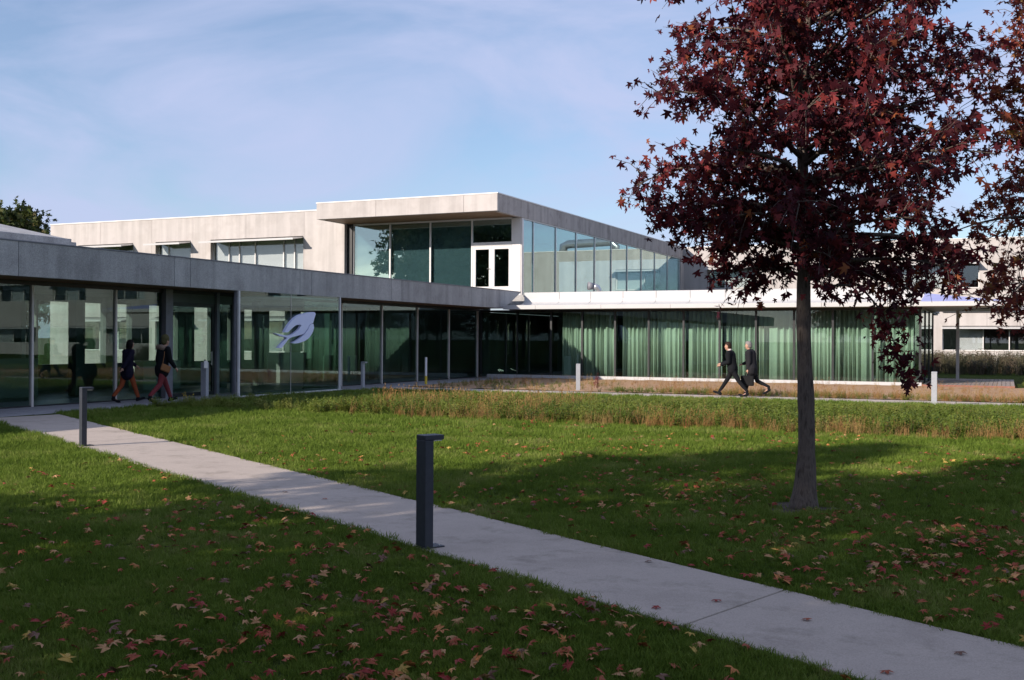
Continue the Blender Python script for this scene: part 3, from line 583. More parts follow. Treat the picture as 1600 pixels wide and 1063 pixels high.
def person(loc, heading, H, legs, arms, lean, label, top, bottom, hair, shoe='cloth_black', coat_len=0.06, coat_w=1.0, hairlen=0.0, trouser=True, group='people walking past the buildings', headdrop=0.0):
    """local frame: x forward, y left, z up. legs/arms: ((thigh, knee), (thigh, knee)) degrees, left then right"""
    t = empty('person', loc, heading); tag(t, label, 'person', group)
    R = math.radians; s = H/1.75
    hipz = 0.90*s
    J = {}
    def rot(a): return Vector((math.sin(R(a)), 0, -math.cos(R(a))))
    low = 9
    for sd, (th, kn) in zip((1, -1), legs):
        h = Vector((0, sd*.09*s, hipz)); k = h+rot(th)*.43*s; f = k+rot(th-kn)*.42*s
        fa = th-kn; toe = f+Vector((math.cos(R(fa*.6)), 0, math.sin(R(fa*.6))))*.17*s*1.0+Vector((0, 0, -.035*s if fa > -20 else -.06*s))
        J[sd] = [h, k, f, toe]; low = min(low, f.z-.075*s, toe.z-.03*s)
    dz = Vector((0, 0, -low))
    for sd in J: J[sd] = [p+dz for p in J[sd]]
    hip = Vector((0, 0, hipz))+dz
    ld = Vector((math.sin(R(lean)), 0, math.cos(R(lean))))
    chest = hip+ld*.40*s; neck = hip+ld*.56*s; head = neck+Vector((.035*s, 0, .155*s))+Vector((.02, 0, -headdrop))
    A = {}
    for sd, (ua, fa, sp) in zip((1, -1), arms):
        sh = hip+ld*.51*s+Vector((0, sd*.175*s, 0)); e = sh+(rot(ua)+Vector((0, sd*sp, 0))).normalized()*.29*s
        wv = (rot(ua+fa)+Vector((0, -sd*sp*.5, 0))).normalized(); wr = e+wv*.25*s; A[sd] = [sh, e, wr, wv]
    sg = [(hip, .125*s, chest, .13*s), (chest, .13*s, neck-ld*.05*s, .08*s), (neck-ld*.04*s, .055*s, head-Vector((0, 0, .06*s)), .05*s)]
    sg += [(head+Vector((0, 0, .03*s)), .088*s, head+Vector((.004, 0, -.02*s)), .08*s), (head+Vector((.03*s, 0, -.06*s)), .058*s, head+Vector((.045*s, 0, -.075*s)), .04*s)]
    sg += [(head+Vector((.085*s, 0, .0)), .014*s, head+Vector((.10*s, 0, -.022*s)), .015*s)]
    for sd in (1, -1):
        sg.append((head+Vector((-.005, sd*.082*s, .01*s)), .016*s, head+Vector((-.005, sd*.083*s, -.02*s)), .012*s))
        h, k, f, toe = J[sd]; sg += [(h, .085*s, k, .055*s), (k, .053*s, f, .037*s), (f-Vector((0, 0, .035*s)), .035*s, toe, .028*s)]
        sh, e, wr, wv = A[sd]; sg += [(chest+ld*.08*s, .08*s, sh, .055*s), (sh, .052*s, e, .042*s), (e, .04*s, wr, .028*s)]
        sdv = Vector((0, 1, 0)); palm = wr+wv*.075*s; nrm = wv.cross(sdv).normalized()
        sg.append((wr+wv*.02*s, .026*s, palm, .03*s))
        for i_, L in zip((-1.5, -.5, .5, 1.5), (.055, .072, .068, .058)):
            a = palm+sdv*i_*.017*s; m_ = a+wv*L*.55*s; q = m_+(wv+nrm*-.6).normalized()*L*.5*s
            sg += [(a, .0105*s, m_, .01*s), (m_, .01*s, q, .009*s)]
        th0 = wr+wv*.035*s+Vector((.02*s, 0, 0)); sg.append((th0, .013*s, th0+(wv+Vector((.8, 0, 0))).normalized()*.06*s, .010*s))
    capsules(sg, .009, 'body', 'skin', t, 0.3)
    # upper garment with sleeves
    c_ = coat_w
    cg = [(hip+Vector((0, 0, -coat_len)), .165*s*c_, hip+ld*.22*s, .155*s*c_), (hip+ld*.22*s, .155*s*c_, chest+ld*.04*s, .165*s*c_), (chest, .16*s*c_, neck-ld*.07*s, .10*s)]
    for sd in (1, -1):
        h, k, f, toe = J[sd]; sh, e, wr, wv = A[sd]
        cg += [(chest+ld*.06*s, .12*s, sh+Vector((0, 0, -.01)), .085*s), (sh, .082*s, e, .066*s), (e, .066*s, wr-wv*.02*s, .05*s)]
        cg.append((hip+Vector((0, sd*.07*s, 0)), .15*s*c_, hip+Vector((0, sd*.08*s, -coat_len)), .135*s*c_))
    capsules(cg, .012, 'jacket', top, t, 0.4)
    lg = [(hip+Vector((0, .04, .02)), .135*s, hip+Vector((0, -.04, .02)), .135*s)]
    for sd in (1, -1):
        h, k, f, toe = J[sd]; lg += [(h, .10*s, k, .068*s), (k, .068*s, f+Vector((0, 0, .04)), .052*s)]
    capsules(lg, .012, 'trousers', bottom, t, 0.4)
    for sd in (1, -1):
        h, k, f, toe = J[sd]; dt = (toe-f).normalized()
        capsules([(f+Vector((-.03*s, 0, -.045*s)), .042*s, toe+dt*.02, .036*s), (f+Vector((0, 0, .03)), .05*s, f+Vector((0, 0, -.03*s)), .045*s)], .008, 'shoe', shoe, t, 0.4)
    hg = [(head+Vector((-.025*s, 0, .045*s)), .098*s, head+Vector((-.045*s, 0, -.01*s)), .085*s), (head+Vector((.02*s, 0, .075*s)), .075*s, head+Vector((-.02*s, 0, .06*s)), .09*s)]
    if hairlen:
        for sd in (1, -1): hg.append((head+Vector((-.03*s, sd*.05, 0)), .07*s, head+Vector((-.05*s, sd*.045, -hairlen)), .055*s))
    capsules(hg, .009, 'hair', hair, t, 0.4)
    J['hip'], J['chest'], J['neck'], J['head'], J['A'], J['ld'] = hip, chest, neck, head, A, ld
    return t, J
AH = math.radians(76)
p1, j1 = person((-20.75, 21.25, 0.014), AH, 1.62, ((-14, 22), (22, 4)), ((30, 25, .15), (-38, 8, .2)), 5, 'person with dark bob hair, dark coat and orange trousers by the entrance', 'cloth_navy', 'cloth_orange', 'hair_black', coat_len=.12, hairlen=.10)
p2, j2 = person((-19.95, 21.65, 0.014), AH, 1.74, ((24, 4), (-16, 26)), ((-8, 25, .12), (10, 30, .12)), 6, 'person in black coat with fur hood and red trousers nearest the entrance', 'cloth_black', 'cloth_red', 'cap_stripe', coat_len=.10)
nk = j2['neck']
fh = [(nk+Vector((-.02, y_, -.05)), .065, nk+Vector((-.12, y_*.5, .0)), .075) for y_ in (-.13, -.06, .06, .13)]+[(nk+Vector((.06, .1, -.08)), .05, nk+Vector((.09, .04, -.16)), .045), (nk+Vector((.06, -.1, -.08)), .05, nk+Vector((.09, -.04, -.16)), .045)]
capsules(fh, .012, 'fur_hood', 'fur_tan', p2, 0.5)
hd = j2['head']
kc = capsules([(hd+Vector((-.01, 0, .06)), .105, hd+Vector((-.02, 0, .09)), .105)], .012, 'knit_cap', 'cap_stripe', p2, 0.5)
bg_ = tag(empty('shoulder_bag', p2.location, AH), 'small tan leather shoulder bag on the person in red trousers', 'bag')
hp = j2['hip']
bb = MB().box(-.15, .13, -.245, -.195, -.1, .08); o = bb.build('pouch', 'leather_brown', bg_, 0.02); o.location = hp+Vector((-.02, 0, .02)); o.rotation_euler = (0, .35, 0)
MB().tube([hp+Vector((-.12, -.21, .1)), hp+Vector((-.06, -.2, .35)), hp+Vector((.0, -.12, .52)), hp+Vector((.1, .05, .45))], [.008]*4, 6).build('strap', 'leather_brown', bg_)
p3, j3 = person((-7.45, 32.0, 0.02), math.pi, 1.68, ((-30, 6), (30, 0)), ((0, 70, .05), (14, 62, .05)), 10, 'person in black suit with dark hair striding left on the far path', 'cloth_black', 'cloth_black', 'hair_brown', coat_len=.04)
nk = j3['neck']; capsules([(nk+Vector((.02, 0, -.03)), .068, nk+Vector((.0, 0, .03)), .062)], .008, 'collar', 'shirt_pale', p3, 0.5)
p4, j4 = person((-6.95, 32.35, 0.02), math.pi, 1.66, ((15, 4), (-20, 38)), ((-4, 14, .05), (8, 60, .05)), 7, 'person with grey hair in dark coat following the person in black suit', 'cloth_grey', 'cloth_black', 'hair_grey', coat_len=.09, coat_w=1.1)
bc = tag(empty('briefcase', (-6.95, 32.35, 0.02), math.pi), 'black soft briefcase carried by the grey-haired person on the far path', 'bag')
wr = j4['A'][1][2]+j4['A'][1][3]*.10
o = MB().box(-.19, .19, -.06, .06, -.40, -.09).build('case', 'leather_black', bc, 0.02); o.location = wr
o = MB().tube([(-.07, 0, -.10), (-.06, 0, -.02), (.06, 0, -.02), (.07, 0, -.10)], [.01]*4, 6).build('handle', 'leather_black', bc); o.location = wr
# ================================================================== vegetation
LEAF = np.array([(0, .36, 0), (0, .02, 0), (.34, -.02, 0), (.60, .06, 0), (.25, .30, 0), (.50, .50, 0), (.66, .76, 0), (.19, .56, 0), (.16, .80, 0), (0, 1.04, 0),
                 (-.16, .80, 0), (-.19, .56, 0), (-.66, .76, 0), (-.50, .50, 0), (-.25, .30, 0), (-.60, .06, 0), (-.34, -.02, 0)], float)
LEAF_F = [(0, i, i+1) for i in range(1, 16)]+[(0, 16, 1)]
def leaf_template(curl=0.25, fold=0.15):
    L = LEAF.copy(); r2 = L[:, 0]**2+(L[:, 1]-.36)**2
    L[:, 2] = -curl*r2+fold*np.abs(L[:, 0]); L[:, 1] -= .0
    return L
SIMPLE = np.array([(0, 0, 0), (.28, .45, .05), (0, 1, -.1), (-.28, .45, .05)], float); SIMPLE_F = [(0, 1, 2), (0, 2, 3)]
def frames(n, down=0.6, spread=1.0, r=rng):
    """leaf axes: y (towards the tip) hangs down and outwards, z the face normal"""
    y = r.normal(0, spread, (n, 3)); y[:, 2] -= down*2; y /= np.linalg.norm(y, axis=1, keepdims=True)
    z = r.normal(0, 1, (n, 3)); z -= (z*y).sum(1, keepdims=True)*y; z /= np.linalg.norm(z, axis=1, keepdims=True)
    x = np.cross(y, z); return np.stack([x, y, z], 2)            # columns
def leaves_mesh(name, pos, fr, size, tone, tmpl, faces, mat):
    n = len(pos); k = len(tmpl); nf = len(faces)
    rv = np.random.default_rng(n+5); loc_ = tmpl[None]*np.stack([rv.uniform(.55, 1.05, n), rv.uniform(.85, 1.1, n), rv.uniform(.2, 3.2, n)*rv.choice([-1, 1], n, p=[.2, .8])], 1)[:, None, :] if n > 1 else np.repeat(tmpl[None], n, 0)
    v = (np.einsum('nij,nkj->nki', fr, loc_)*size[:, None, None]+pos[:, None, :]).reshape(-1, 3)
    f = (np.array(faces)[None]+(np.arange(n)*k)[:, None, None]).reshape(-1, 3)
    me = bpy.data.meshes.new(name); me.vertices.add(len(v)); me.vertices.foreach_set('co', v.astype(np.float32).ravel())
    me.loops.add(f.size); me.loops.foreach_set('vertex_index', f.astype(np.int32).ravel())
    me.polygons.add(len(f)); me.polygons.foreach_set('loop_start', (np.arange(len(f))*3).astype(np.int32)); me.polygons.foreach_set('loop_total', np.full(len(f), 3, np.int32))
    a = me.attributes.new('tone', 'FLOAT', 'POINT'); a.data.foreach_set('value', np.repeat(tone, k).astype(np.float32))
    me.update(calc_edges=True); me.materials.append(MATS[mat]); return me
def grow(base, H, z0, env, nprim, twigs, per_twig, tw_len, r, lift=0.35, trunk_r=0.1, extra=(), lean=(0, 0), wig=0.04):
    """returns trunk points/radii, branch polylines and leaf positions"""
    base = Vector(base); tp = []; tr = []
    nseg = 40
    for i in range(nseg+1):
        t = (i/nseg)**1.35; z = H*t
        tp.append(base+Vector((lean[0]*t+wig*(math.sin(7*t+1)+.3*math.sin(19*t)), lean[1]*t+wig*math.cos(4*t), z)))
        flare = 0.55*math.exp(-z/0.15)+0.24*math.exp(-z/0.5)+.05*math.sin(z*7)+.03*math.sin(z*17+1)
        tr.append(trunk_r*((1-t)**0.75*0.96+0.04)*(1+flare))
    tp[0].z -= 0.05
    def at(z):
        t = max(0, min(0.999, z/H))**(1/1.35)*nseg; i = int(t); return tp[i].lerp(tp[i+1], t-i), tr[i]*(1-t+i)+tr[i+1]*(t-i)
    br = []; lp = []
    prim = []
    for k in range(nprim):
        u = (k+r.random())/nprim; z = z0+(H*0.97-z0)*u
        prim.append((z, k*2.399+r.normal(0, .3), None))
    prim += list(extra)
    for z, az, L in prim:
        p, tr_ = at(z); zz = z
        ln = L if L else env(z+0.15)*r.uniform(.72, 1.0)
        if ln < .12: continue
        d = Vector((math.cos(az), math.sin(az), lift+0.5*(z-z0)/(H-z0)))
        pts = [p]; n = 6; q = p.copy(); dd = d.normalized()
        droop = 0.10 if not L else 0.11
        for i in range(n):
            dd = (dd+Vector((r.normal(0, .13), r.normal(0, .13), -droop+r.normal(0, .06)))).normalized(); q = q+dd*ln*1.0/n; pts.append(q.copy())
        r0 = min(tr_*.55, 0.009+0.015*ln); rad = [r0*(1-.85*i/n) for i in range(n+1)]
        br.append((pts, rad, 6))
        nt_ = max(3, int(twigs*(0.5+ln)))
        for j in range(nt_):
            u = 1-r.random()*0.9; i = min(n-1, int(u*n)); a = pts[i].lerp(pts[i+1], u*n-i)
            ax = (pts[i+1]-pts[i]).normalized()
            side = Vector(r.normal(0, 1, 3)); side = (side-side.dot(ax)*ax).normalized()
            td = (ax*r.uniform(.3, 1)+side*r.uniform(.5, 1.1)+Vector((0, 0, .1))).normalized(); tl = tw_len*r.uniform(.5, 1.15)*(0.5+0.5*min(1, ln))
            b_ = a+td*tl*.55+Vector((0, 0, .02)); c_ = b_+(td+Vector((0, 0, -.35))).normalized()*tl*.5
            br.append(([a, b_, c_], [.005*(.5+ln*.4), .0035, .002], 4))
            for q_ in range(int(per_twig*r.uniform(.6, 1.4))):
                s_ = r.uniform(.15, 1.05); pt = a.lerp(b_, s_*1.8) if s_ < .55 else b_.lerp(c_, (s_-.55)/.45)
                lp.append(pt+Vector(r.normal(0, .035, 3)))
    return tp, tr, br, np.array([tuple(p) for p in lp])
def pick_leaves(pos, n):
    """the leaves that show largest in the picture: in frame and nearest"""
    v = pos-np.array(CAM); z = v@np.array(CF); x = 800+1685*(v@np.array(CR))/z; y = 531.5+1685*(v@np.array(CD))/z
    inn = (x > 0) & (x < 1600) & (y > 0) & (y < 1063)
    return np.argsort(np.where(inn, z, 1e6))[:n]
def tree(name, label, tp, tr, br, pos, size, mat, down=0.6, n_obj=0, cat='tree', bark_split=True, group=None, sd=1, tonefn=None):
    r = np.random.default_rng(sd)
    t = tag(empty(name, tuple(tp[0])), label, cat, group)
    trunk = P(MB().tube(tp, tr, 16).build('trunk', 'bark', None, smooth=True), t)
    big = [b for b in br if b[2] >= 6]; tw = [b for b in br if b[2] < 6]
    for b in big: o = MB().tube(b[0], b[1], 6).build('branch', 'bark', None, smooth=True); o.parent = trunk
    m_ = MB()
    for b in tw: m_.tube(b[0], b[1], 4, False)
    if tw: o = m_.build('twigs', 'bark', None); o.parent = trunk; kind(o, 'stuff')
    n = len(pos); fr = frames(n, down, 1.0, r); sz = size*r.uniform(.6, 1.25, n); tone = np.where(r.random(n) < .08, r.uniform(.6, 1, n), r.beta(1.3, 2.6, n))
    if tonefn is not None: tone = np.clip(tone+tonefn(pos), 0, 1)
    tm = leaf_template()
    sel = pick_leaves(pos, n_obj) if n_obj else np.array([], int)
    rest = np.setdiff1d(np.arange(n), sel)
    cr = P(link('crown', leaves_mesh('crown', pos[rest], fr[rest], sz[rest], tone[rest], tm, LEAF_F, mat)), t); kind(cr, 'stuff')
    var = [leaves_mesh('leaf', np.zeros((1, 3)), np.eye(3)[None], np.ones(1), np.array([(i+.5)/6]), leaf_template(.15+.1*(i % 3), .1+.08*(i % 2)), LEAF_F, mat) for i in range(6)] if n_obj else []
    for i in sel:
        o = bpy.data.objects.new('leaf', var[min(5, int(tone[i]*6))]); C.objects.link(o); o.parent = cr
        mm = Matrix.Identity(4); R3 = fr[i]*sz[i]
        for a in range(3):
            for b in range(3): mm[a][b] = R3[a, b]
            mm[a][3] = pos[i, a]
        o.matrix_local = mm
    return t
r1 = np.random.default_rng(11)
def env_main(z): return float(np.interp(z, [2.1, 2.5, 3.0, 3.6, 4.3, 5.0, 5.8, 6.6, 7.2], [.6, 1.15, 1.62, 1.85, 1.95, 1.9, 1.45, .85, .2]))
AZR = math.atan2(CR.y, CR.x)
ex = [(2.32, AZR+0.2, 1.75), (2.42, AZR-.3, 1.45), (2.35, AZR+2.7, .9), (2.6, AZR+math.pi-.2, 1.15), (2.4, AZR-1.5, .9), (2.62, AZR-.1, 1.75), (2.95, AZR+.35, 1.8), (3.25, AZR-.15, 1.85), (3.7, AZR+.3, 1.9), (4.3, AZR, 1.8), (2.95, AZR+math.pi, 1.6), (3.3, AZR+math.pi-.35, 1.72), (2.75, AZR+math.pi+.3, 1.5)]
tp, tr, br, lp = grow((-1.9, 11.1, 0), 7.2, 2.35, env_main, 78, 13.5, 9.6, .42, r1, 0.42, 0.088, ex, (0.10, 0.05))
# one low hanging spray right of the trunk
q0 = tp[0]+Vector((0, 0, 2.3)); cr3 = Vector(CR); 
sp = [q0+cr3*.15, q0+cr3*.55+Vector((0, 0, .02)), q0+cr3*.78+Vector((0, 0, -.25)), q0+cr3*.92+Vector((0, 0, -.6)), q0+cr3*1.05+Vector((0, 0, -.95))]
br.append((sp, [.016, .012, .009, .006, .003], 6))
xl = []
for i in range(200):
    u = r1.uniform(.45, 1); k = min(3, int(u*4)); pnt = sp[k].lerp(sp[k+1], u*4-k); xl.append(tuple(pnt+Vector(r1.normal(0, .11, 3))*(1.25-u*.5)))
lp = np.vstack([lp, np.array(xl)])
print('main leaves', len(lp))
tree('sweetgum_tree', 'dark red star-leaved tree with straight trunk in the lawn, right of centre', tp, tr, br, lp, .082, 'leaf_red', 0.75, 300, group='red star-leaved trees', sd=3)
# second red tree, its crown reaching in from the right edge
r2 = np.random.default_rng(23)
def env_b(z): return float(np.interp(z, [1.8, 2.3, 3.4, 4.4, 5.4, 6.4, 7.0], [1.5, 1.8, 1.95, 1.9, 1.5, .9, .2]))
tp, tr, br, lp = grow((1.02, 14.5, 0), 7.2, 1.95, env_b, 62, 12, 9.5, .45, r2, 0.18, 0.11)
tree('sweetgum_tree', 'brighter red tree whose leaves reach in from the right edge', tp, tr, br, lp, .080, 'leaf_red_bright', 0.7, 300, group='red star-leaved trees', sd=4)
# row of the same trees left of and behind the viewpoint: they shade the near lawn; unseen rear row added to darken it further
r3 = np.random.default_rng(31)
def env_c(z): return float(np.interp(z, [1.9, 2.6, 3.8, 5.5, 7.0, 8.4, 9.2], [1.0, 1.9, 2.5, 2.5, 1.9, 1.0, .3]))
tp, tr, br, lp = grow((0, 0, 0), 9.2, 2.1, env_c, 70, 9, 8, .6, r3, 0.35, 0.15)
print('row leaves', len(lp))
row = tree('sweetgum_tree', 'red star-leaved tree behind the viewpoint whose shade covers the near lawn', tp, tr, [b for b in br if b[2] >= 6], lp, .17, 'leaf_red', 0.6, 0, group='row of trees shading the lawn', sd=5)
spots = [(-12.2, -1.0, 1.0, 0), (-9.0, -2.2, 1.05, 1.1), (-6.0, -2.0, 1.05, 2.3), (-2.8, -3.4, 1.1, 3.4), (1.0, -3.8, 1.1, 4.4), (4.8, -3.8, 1.1, 5.2), (-11.5, -6.2, 1.05, .7), (-7.6, -7.2, 1.1, 5.6), (-3.8, -8.0, 1.1, 1.9), (.4, -8.4, 1.15, 2.9)]
for i, (x_, y_, s_, a_) in enumerate(spots):
    o = row if i == 0 else copy_tree(row)
    o.location = (x_, y_, -0.05); o.rotation_euler.z = a_; o.scale = (s_, s_, s_)
    o['label'] = f"{['first', 'second', 'third', 'fourth', 'fifth', 'sixth'][i % 6]} red tree from the left in the {'front' if i < 6 else 'added rear'} row behind the viewpoint"
# green trees: oak behind the long block, tall trees mirrored in the pavilion glass
r4 = np.random.default_rng(41)
def env_o(z): return float(np.interp(z, [3, 5, 8, 11, 14, 16, 17], [2.5, 5.5, 7.2, 7.2, 5.2, 3, .6]))
tp, tr, br, lp = grow((0, 0, 0), 17, 3.5, env_o, 62, 7, 5.0, 1.7, r4, 0.5, 0.42)
oak = tree('oak_tree', 'green-brown broadleaf tree showing above the roofs at far left', tp, tr, [b for b in br if b[2] >= 6], lp, .55, 'leaf_green', 0.3, 0, group='tall green trees', sd=6)
print('oak leaves', len(lp))
for i, (x_, y_, s_, a_) in enumerate([(-101, 86, .93, 0), (-53, -22, 1.0, 1.3), (-62, -20, 1.06, 2.6), (-72, -40, 1.2, 4.0), (-46, -34, 1.1, 5.1)]):
    o = oak if i == 0 else copy_tree(oak)
    o.location = (x_, y_, -.05); o.rotation_euler.z = a_; o.scale = (s_, s_, s_)
    if i: tag(o, f"{['', 'right-hand', 'middle', 'far left', 'rearmost'][i]} tall green tree mirrored in the pavilion glass", 'tree', 'tall green trees')
# ------------------------------------------------------------------ scattered ground cover
def tuft(kind_, sd):
    r = random.Random(sd); b = MB()
    def blade(x, y, h, wd, lx, ly, a):
        ca, sa = math.cos(a)*wd, math.sin(a)*wd
        b.add([(x-ca, y-sa, 0), (x+ca, y+sa, 0), (x+lx*.4+ca*.7, y+ly*.4+sa*.7, h*.6), (x+lx*.4-ca*.7, y+ly*.4-sa*.7, h*.6), (x+lx, y+ly, h)], [(0, 1, 2, 3), (3, 2, 4)])
    if kind_ == 'grass':
        for i in range(18):
            a = r.uniform(0, 6.28); d = r.uniform(0, .05); h = r.uniform(.018, .05); l = r.uniform(.004, .035); a2 = r.uniform(0, 6.28)
            blade(d*math.cos(a), d*math.sin(a), h, r.uniform(.0016, .003), l*math.cos(a2), l*math.sin(a2), r.uniform(0, 3.14))
    if kind_ == 'herb':
        for i in range(9):
            a = r.uniform(0, 6.28); d = r.uniform(0, .14); h = r.uniform(.16, .42); x, y = d*math.cos(a), d*math.sin(a); lx, ly = r.uniform(-.1, .1), r.uniform(-.1, .1)
            b.tube([(x, y, 0), (x+lx, y+ly, h)], [.004, .002], 3, False)
            for k in range(11):
                u = r.uniform(.2, 1); px_, py_, pz = x+lx*u, y+ly*u, h*u; an = r.uniform(0, 6.28); L = r.uniform(.03, .085); wd = L*.26
                ux, uy = math.cos(an), math.sin(an); dz_ = r.uniform(-.03, .035)
                b.add([(px_, py_, pz), (px_+ux*L*.5-uy*wd, py_+uy*L*.5+ux*wd, pz+dz_*.6), (px_+ux*L, py_+uy*L, pz+dz_), (px_+ux*L*.5+uy*wd, py_+uy*L*.5-ux*wd, pz+dz_*.6)], [(0, 1, 2, 3)])
    if kind_ == 'dry':
        for i in range(16):
            a = r.uniform(0, 6.28); d = r.uniform(0, .13); h = r.uniform(.15, .48); l = r.uniform(0, .14); a2 = r.uniform(0, 6.28)
            x, y = d*math.cos(a), d*math.sin(a); blade(x, y, h, r.uniform(.003, .006), l*math.cos(a2), l*math.sin(a2), r.uniform(0, 3.14))
            if i % 3 == 0:
                tx, ty = x+l*math.cos(a2), y+l*math.sin(a2)
                for k in range(5): blade(tx+r.uniform(-.012, .012), ty+r.uniform(-.012, .012), .001, .007, 0, 0, 0) if False else b.add([(tx, ty, h-.02*k), (tx+r.uniform(-.022, .022), ty+r.uniform(-.022, .022), h-.02*k+.02), (tx, ty, h-.02*k+.025)], [(0, 1, 2)])
    if kind_ == 'reed':
        for i in range(12):
            a = r.uniform(0, 6.28); d = r.uniform(0, .2); h = r.uniform(.45, 1.0); l = r.uniform(0, .08); a2 = r.uniform(0, 6.28); x, y = d*math.cos(a), d*math.sin(a)
            tx, ty = x+l*math.cos(a2), y+l*math.sin(a2); b.tube([(x, y, 0), (tx, ty, h)], [.007, .004], 3, False)
            for k in range(9):
                zz = h*r.uniform(.35, 1.0); u = zz/h; an = r.uniform(0, 6.28); L = r.uniform(.03, .09); px_, py_ = x+(tx-x)*u, y+(ty-y)*u
                b.add([(px_, py_, zz), (px_+math.cos(an)*L-.012, py_+math.sin(an)*L, zz+L*.3), (px_+math.cos(an)*L+.012, py_+math.sin(an)*L, zz+L*.7)], [(0, 1, 2)])
    me = bpy.data.meshes.new(kind_); me.from_pydata(b.v, [], b.f); return me
def scatter(name, pts, scales, sources, label, mat, tilt=0.15):
    n = len(pts); me = bpy.data.meshes.new(name); me.vertices.add(n); me.vertices.foreach_set('co', np.asarray(pts, np.float32).ravel())
    ra = np.stack([rng.normal(0, tilt, n), rng.normal(0, tilt, n), rng.uniform(0, 6.28, n)], 1)
    a = me.attributes.new('turn', 'FLOAT_VECTOR', 'POINT'); a.data.foreach_set('vector', ra.astype(np.float32).ravel())
    a = me.attributes.new('size', 'FLOAT', 'POINT'); a.data.foreach_set('value', np.asarray(scales, np.float32))
    a = me.attributes.new('pick', 'INT', 'POINT'); a.data.foreach_set('value', rng.integers(0, len(sources), n).astype(np.int32))
    o = link(name, me); col = bpy.data.collections.new(name+'_source')
    for s in sources: s.materials.append(MATS[mat]); col.objects.link(bpy.data.objects.new(name+'_piece', s))
    ng = bpy.data.node_groups.new(name, 'GeometryNodeTree'); ng.interface.new_socket('Geometry', in_out='INPUT', socket_type='NodeSocketGeometry'); ng.interface.new_socket('Geometry', in_out='OUTPUT', socket_type='NodeSocketGeometry')
    gi = ng.nodes.new('NodeGroupInput'); go = ng.nodes.new('NodeGroupOutput'); ip = ng.nodes.new('GeometryNodeInstanceOnPoints'); ci = ng.nodes.new('GeometryNodeCollectionInfo')
    ci.inputs['Collection'].default_value = col; ci.inputs['Separate Children'].default_value = True; ci.inputs['Reset Children'].default_value = True
    def attr(nm, ty): q = ng.nodes.new('GeometryNodeInputNamedAttribute'); q.data_type = ty; q.inputs['Name'].default_value = nm; return q.outputs['Attribute']
    ng.links.new(gi.outputs[0], ip.inputs['Points']); ng.links.new(ci.outputs[0], ip.inputs['Instance']); ip.inputs['Pick Instance'].default_value = True
    ng.links.new(attr('pick', 'INT'), ip.inputs['Instance Index'])
    e2r = ng.nodes.new('FunctionNodeEulerToRotation'); ng.links.new(attr('turn', 'FLOAT_VECTOR'), e2r.inputs[0]); ng.links.new(e2r.outputs[0], ip.inputs['Rotation'])
    ng.links.new(attr('size', 'FLOAT'), ip.inputs['Scale']); ng.links.new(ip.outputs[0], go.inputs[0])
    md = o.modifiers.new('scatter', 'NODES'); md.node_group = ng
    return tag(o, label, None, kind='stuff')
def in_view(p, mx=140):
    v = p-np.array(CAM); z = v@np.array(CF); x = 800+1685*(v@np.array(CR))/np.maximum(z, .1); y = 531.5+1685*(v@np.array(CD))/np.maximum(z, .1)
    return (z > 3) & (x > -mx-600/np.maximum(z, 1)) & (x < 1600+mx+600/np.maximum(z, 1)) & (y < 1063+260)
def uni(n, x0, x1, y0, y1): return np.stack([rng.uniform(x0, x1, n), rng.uniform(y0, y1, n), np.zeros(n)], 1)
LE = lambda x: 12.3-0.5445*(x+12.93)
RE = lambda x: 15.1-0.5657*(x+14.95)
def is_lawn(p, mg=None):
    x, y = p[:, 0], p[:, 1]
    if mg is None: mg = rng.normal(-.012, .022, len(p))
    onp = (y > LE(x)-mg) & (y < RE(x)+mg) & (x > -19.6)
    wk = (x < -19.27) & (y > 6)
    rp_ = (y > 30.95) & (y < 32.7)
    ring = (x+1.9)**2+(y-11.1)**2 < (.33+.12*np.sin(3*np.arctan2(y-11.1, x+1.9)+1)+.06*rng.normal(0, 1, len(p)))**2
    return ~(onp | wk | rp_ | ring) & (y < 32.7)
P0 = uni(900000, -19.3, 7, 2.5, 31.5)
P0 = P0[in_view(P0) & is_lawn(P0)]
dd = (P0-np.array(CAM))@np.array(CF)
dens = 900000/(26.3*29)
want = np.interp(dd, [4, 7, 11, 16, 24, 32], [1150, 900, 420, 210, 90, 60])
keep = rng.random(len(P0)) < want/dens
P0 = P0[keep]; dd = dd[keep]
sz = np.interp(dd, [4, 8, 16, 30], [.9, 1.0, 1.5, 2.2])*rng.uniform(.7, 1.25, len(P0))
clump = np.sin(P0[:, 0]*1.9+np.sin(P0[:, 1]*1.3)*2)*np.sin(P0[:, 1]*2.3+P0[:, 0]*.7); sz *= 1+.22*clump
scatter('grass', P0, sz, [tuft('grass', i) for i in range(6)], 'short green lawn grass on both sides of the path', 'grass_blade')
print('grass', len(P0))
M0 = uni(9000, -19, 6, 3, 20); M0 = M0[in_view(M0) & is_lawn(M0, .05)]; nn = np.sin(M0[:, 0]*1.7+1.1*np.sin(M0[:, 1]*.9))*np.sin(M0[:, 1]*1.4+.8*M0[:, 0]); M0 = M0[(nn > .35) & (rng.random(len(M0)) < .8)]
scatter('lawn_weeds', M0, rng.uniform(.10, .19, len(M0)), [tuft('herb', 70+i) for i in range(4)], 'low clover and broad-leaved weeds in patches of the lawn', 'herb_leaf')
so_ = MB(); so_.v = [(-1.9, 11.1, .012)]+[(-1.9+(.42+.1*math.sin(3*k*.2618+1)+random.uniform(-.04, .04))*math.cos(k*.2618), 11.1+(.42+.1*math.sin(3*k*.2618+1)+random.uniform(-.04, .04))*math.sin(k*.2618), .004) for k in range(24)]
so_.f = [(0, k+1, (k+1) % 24+1) for k in range(24)]
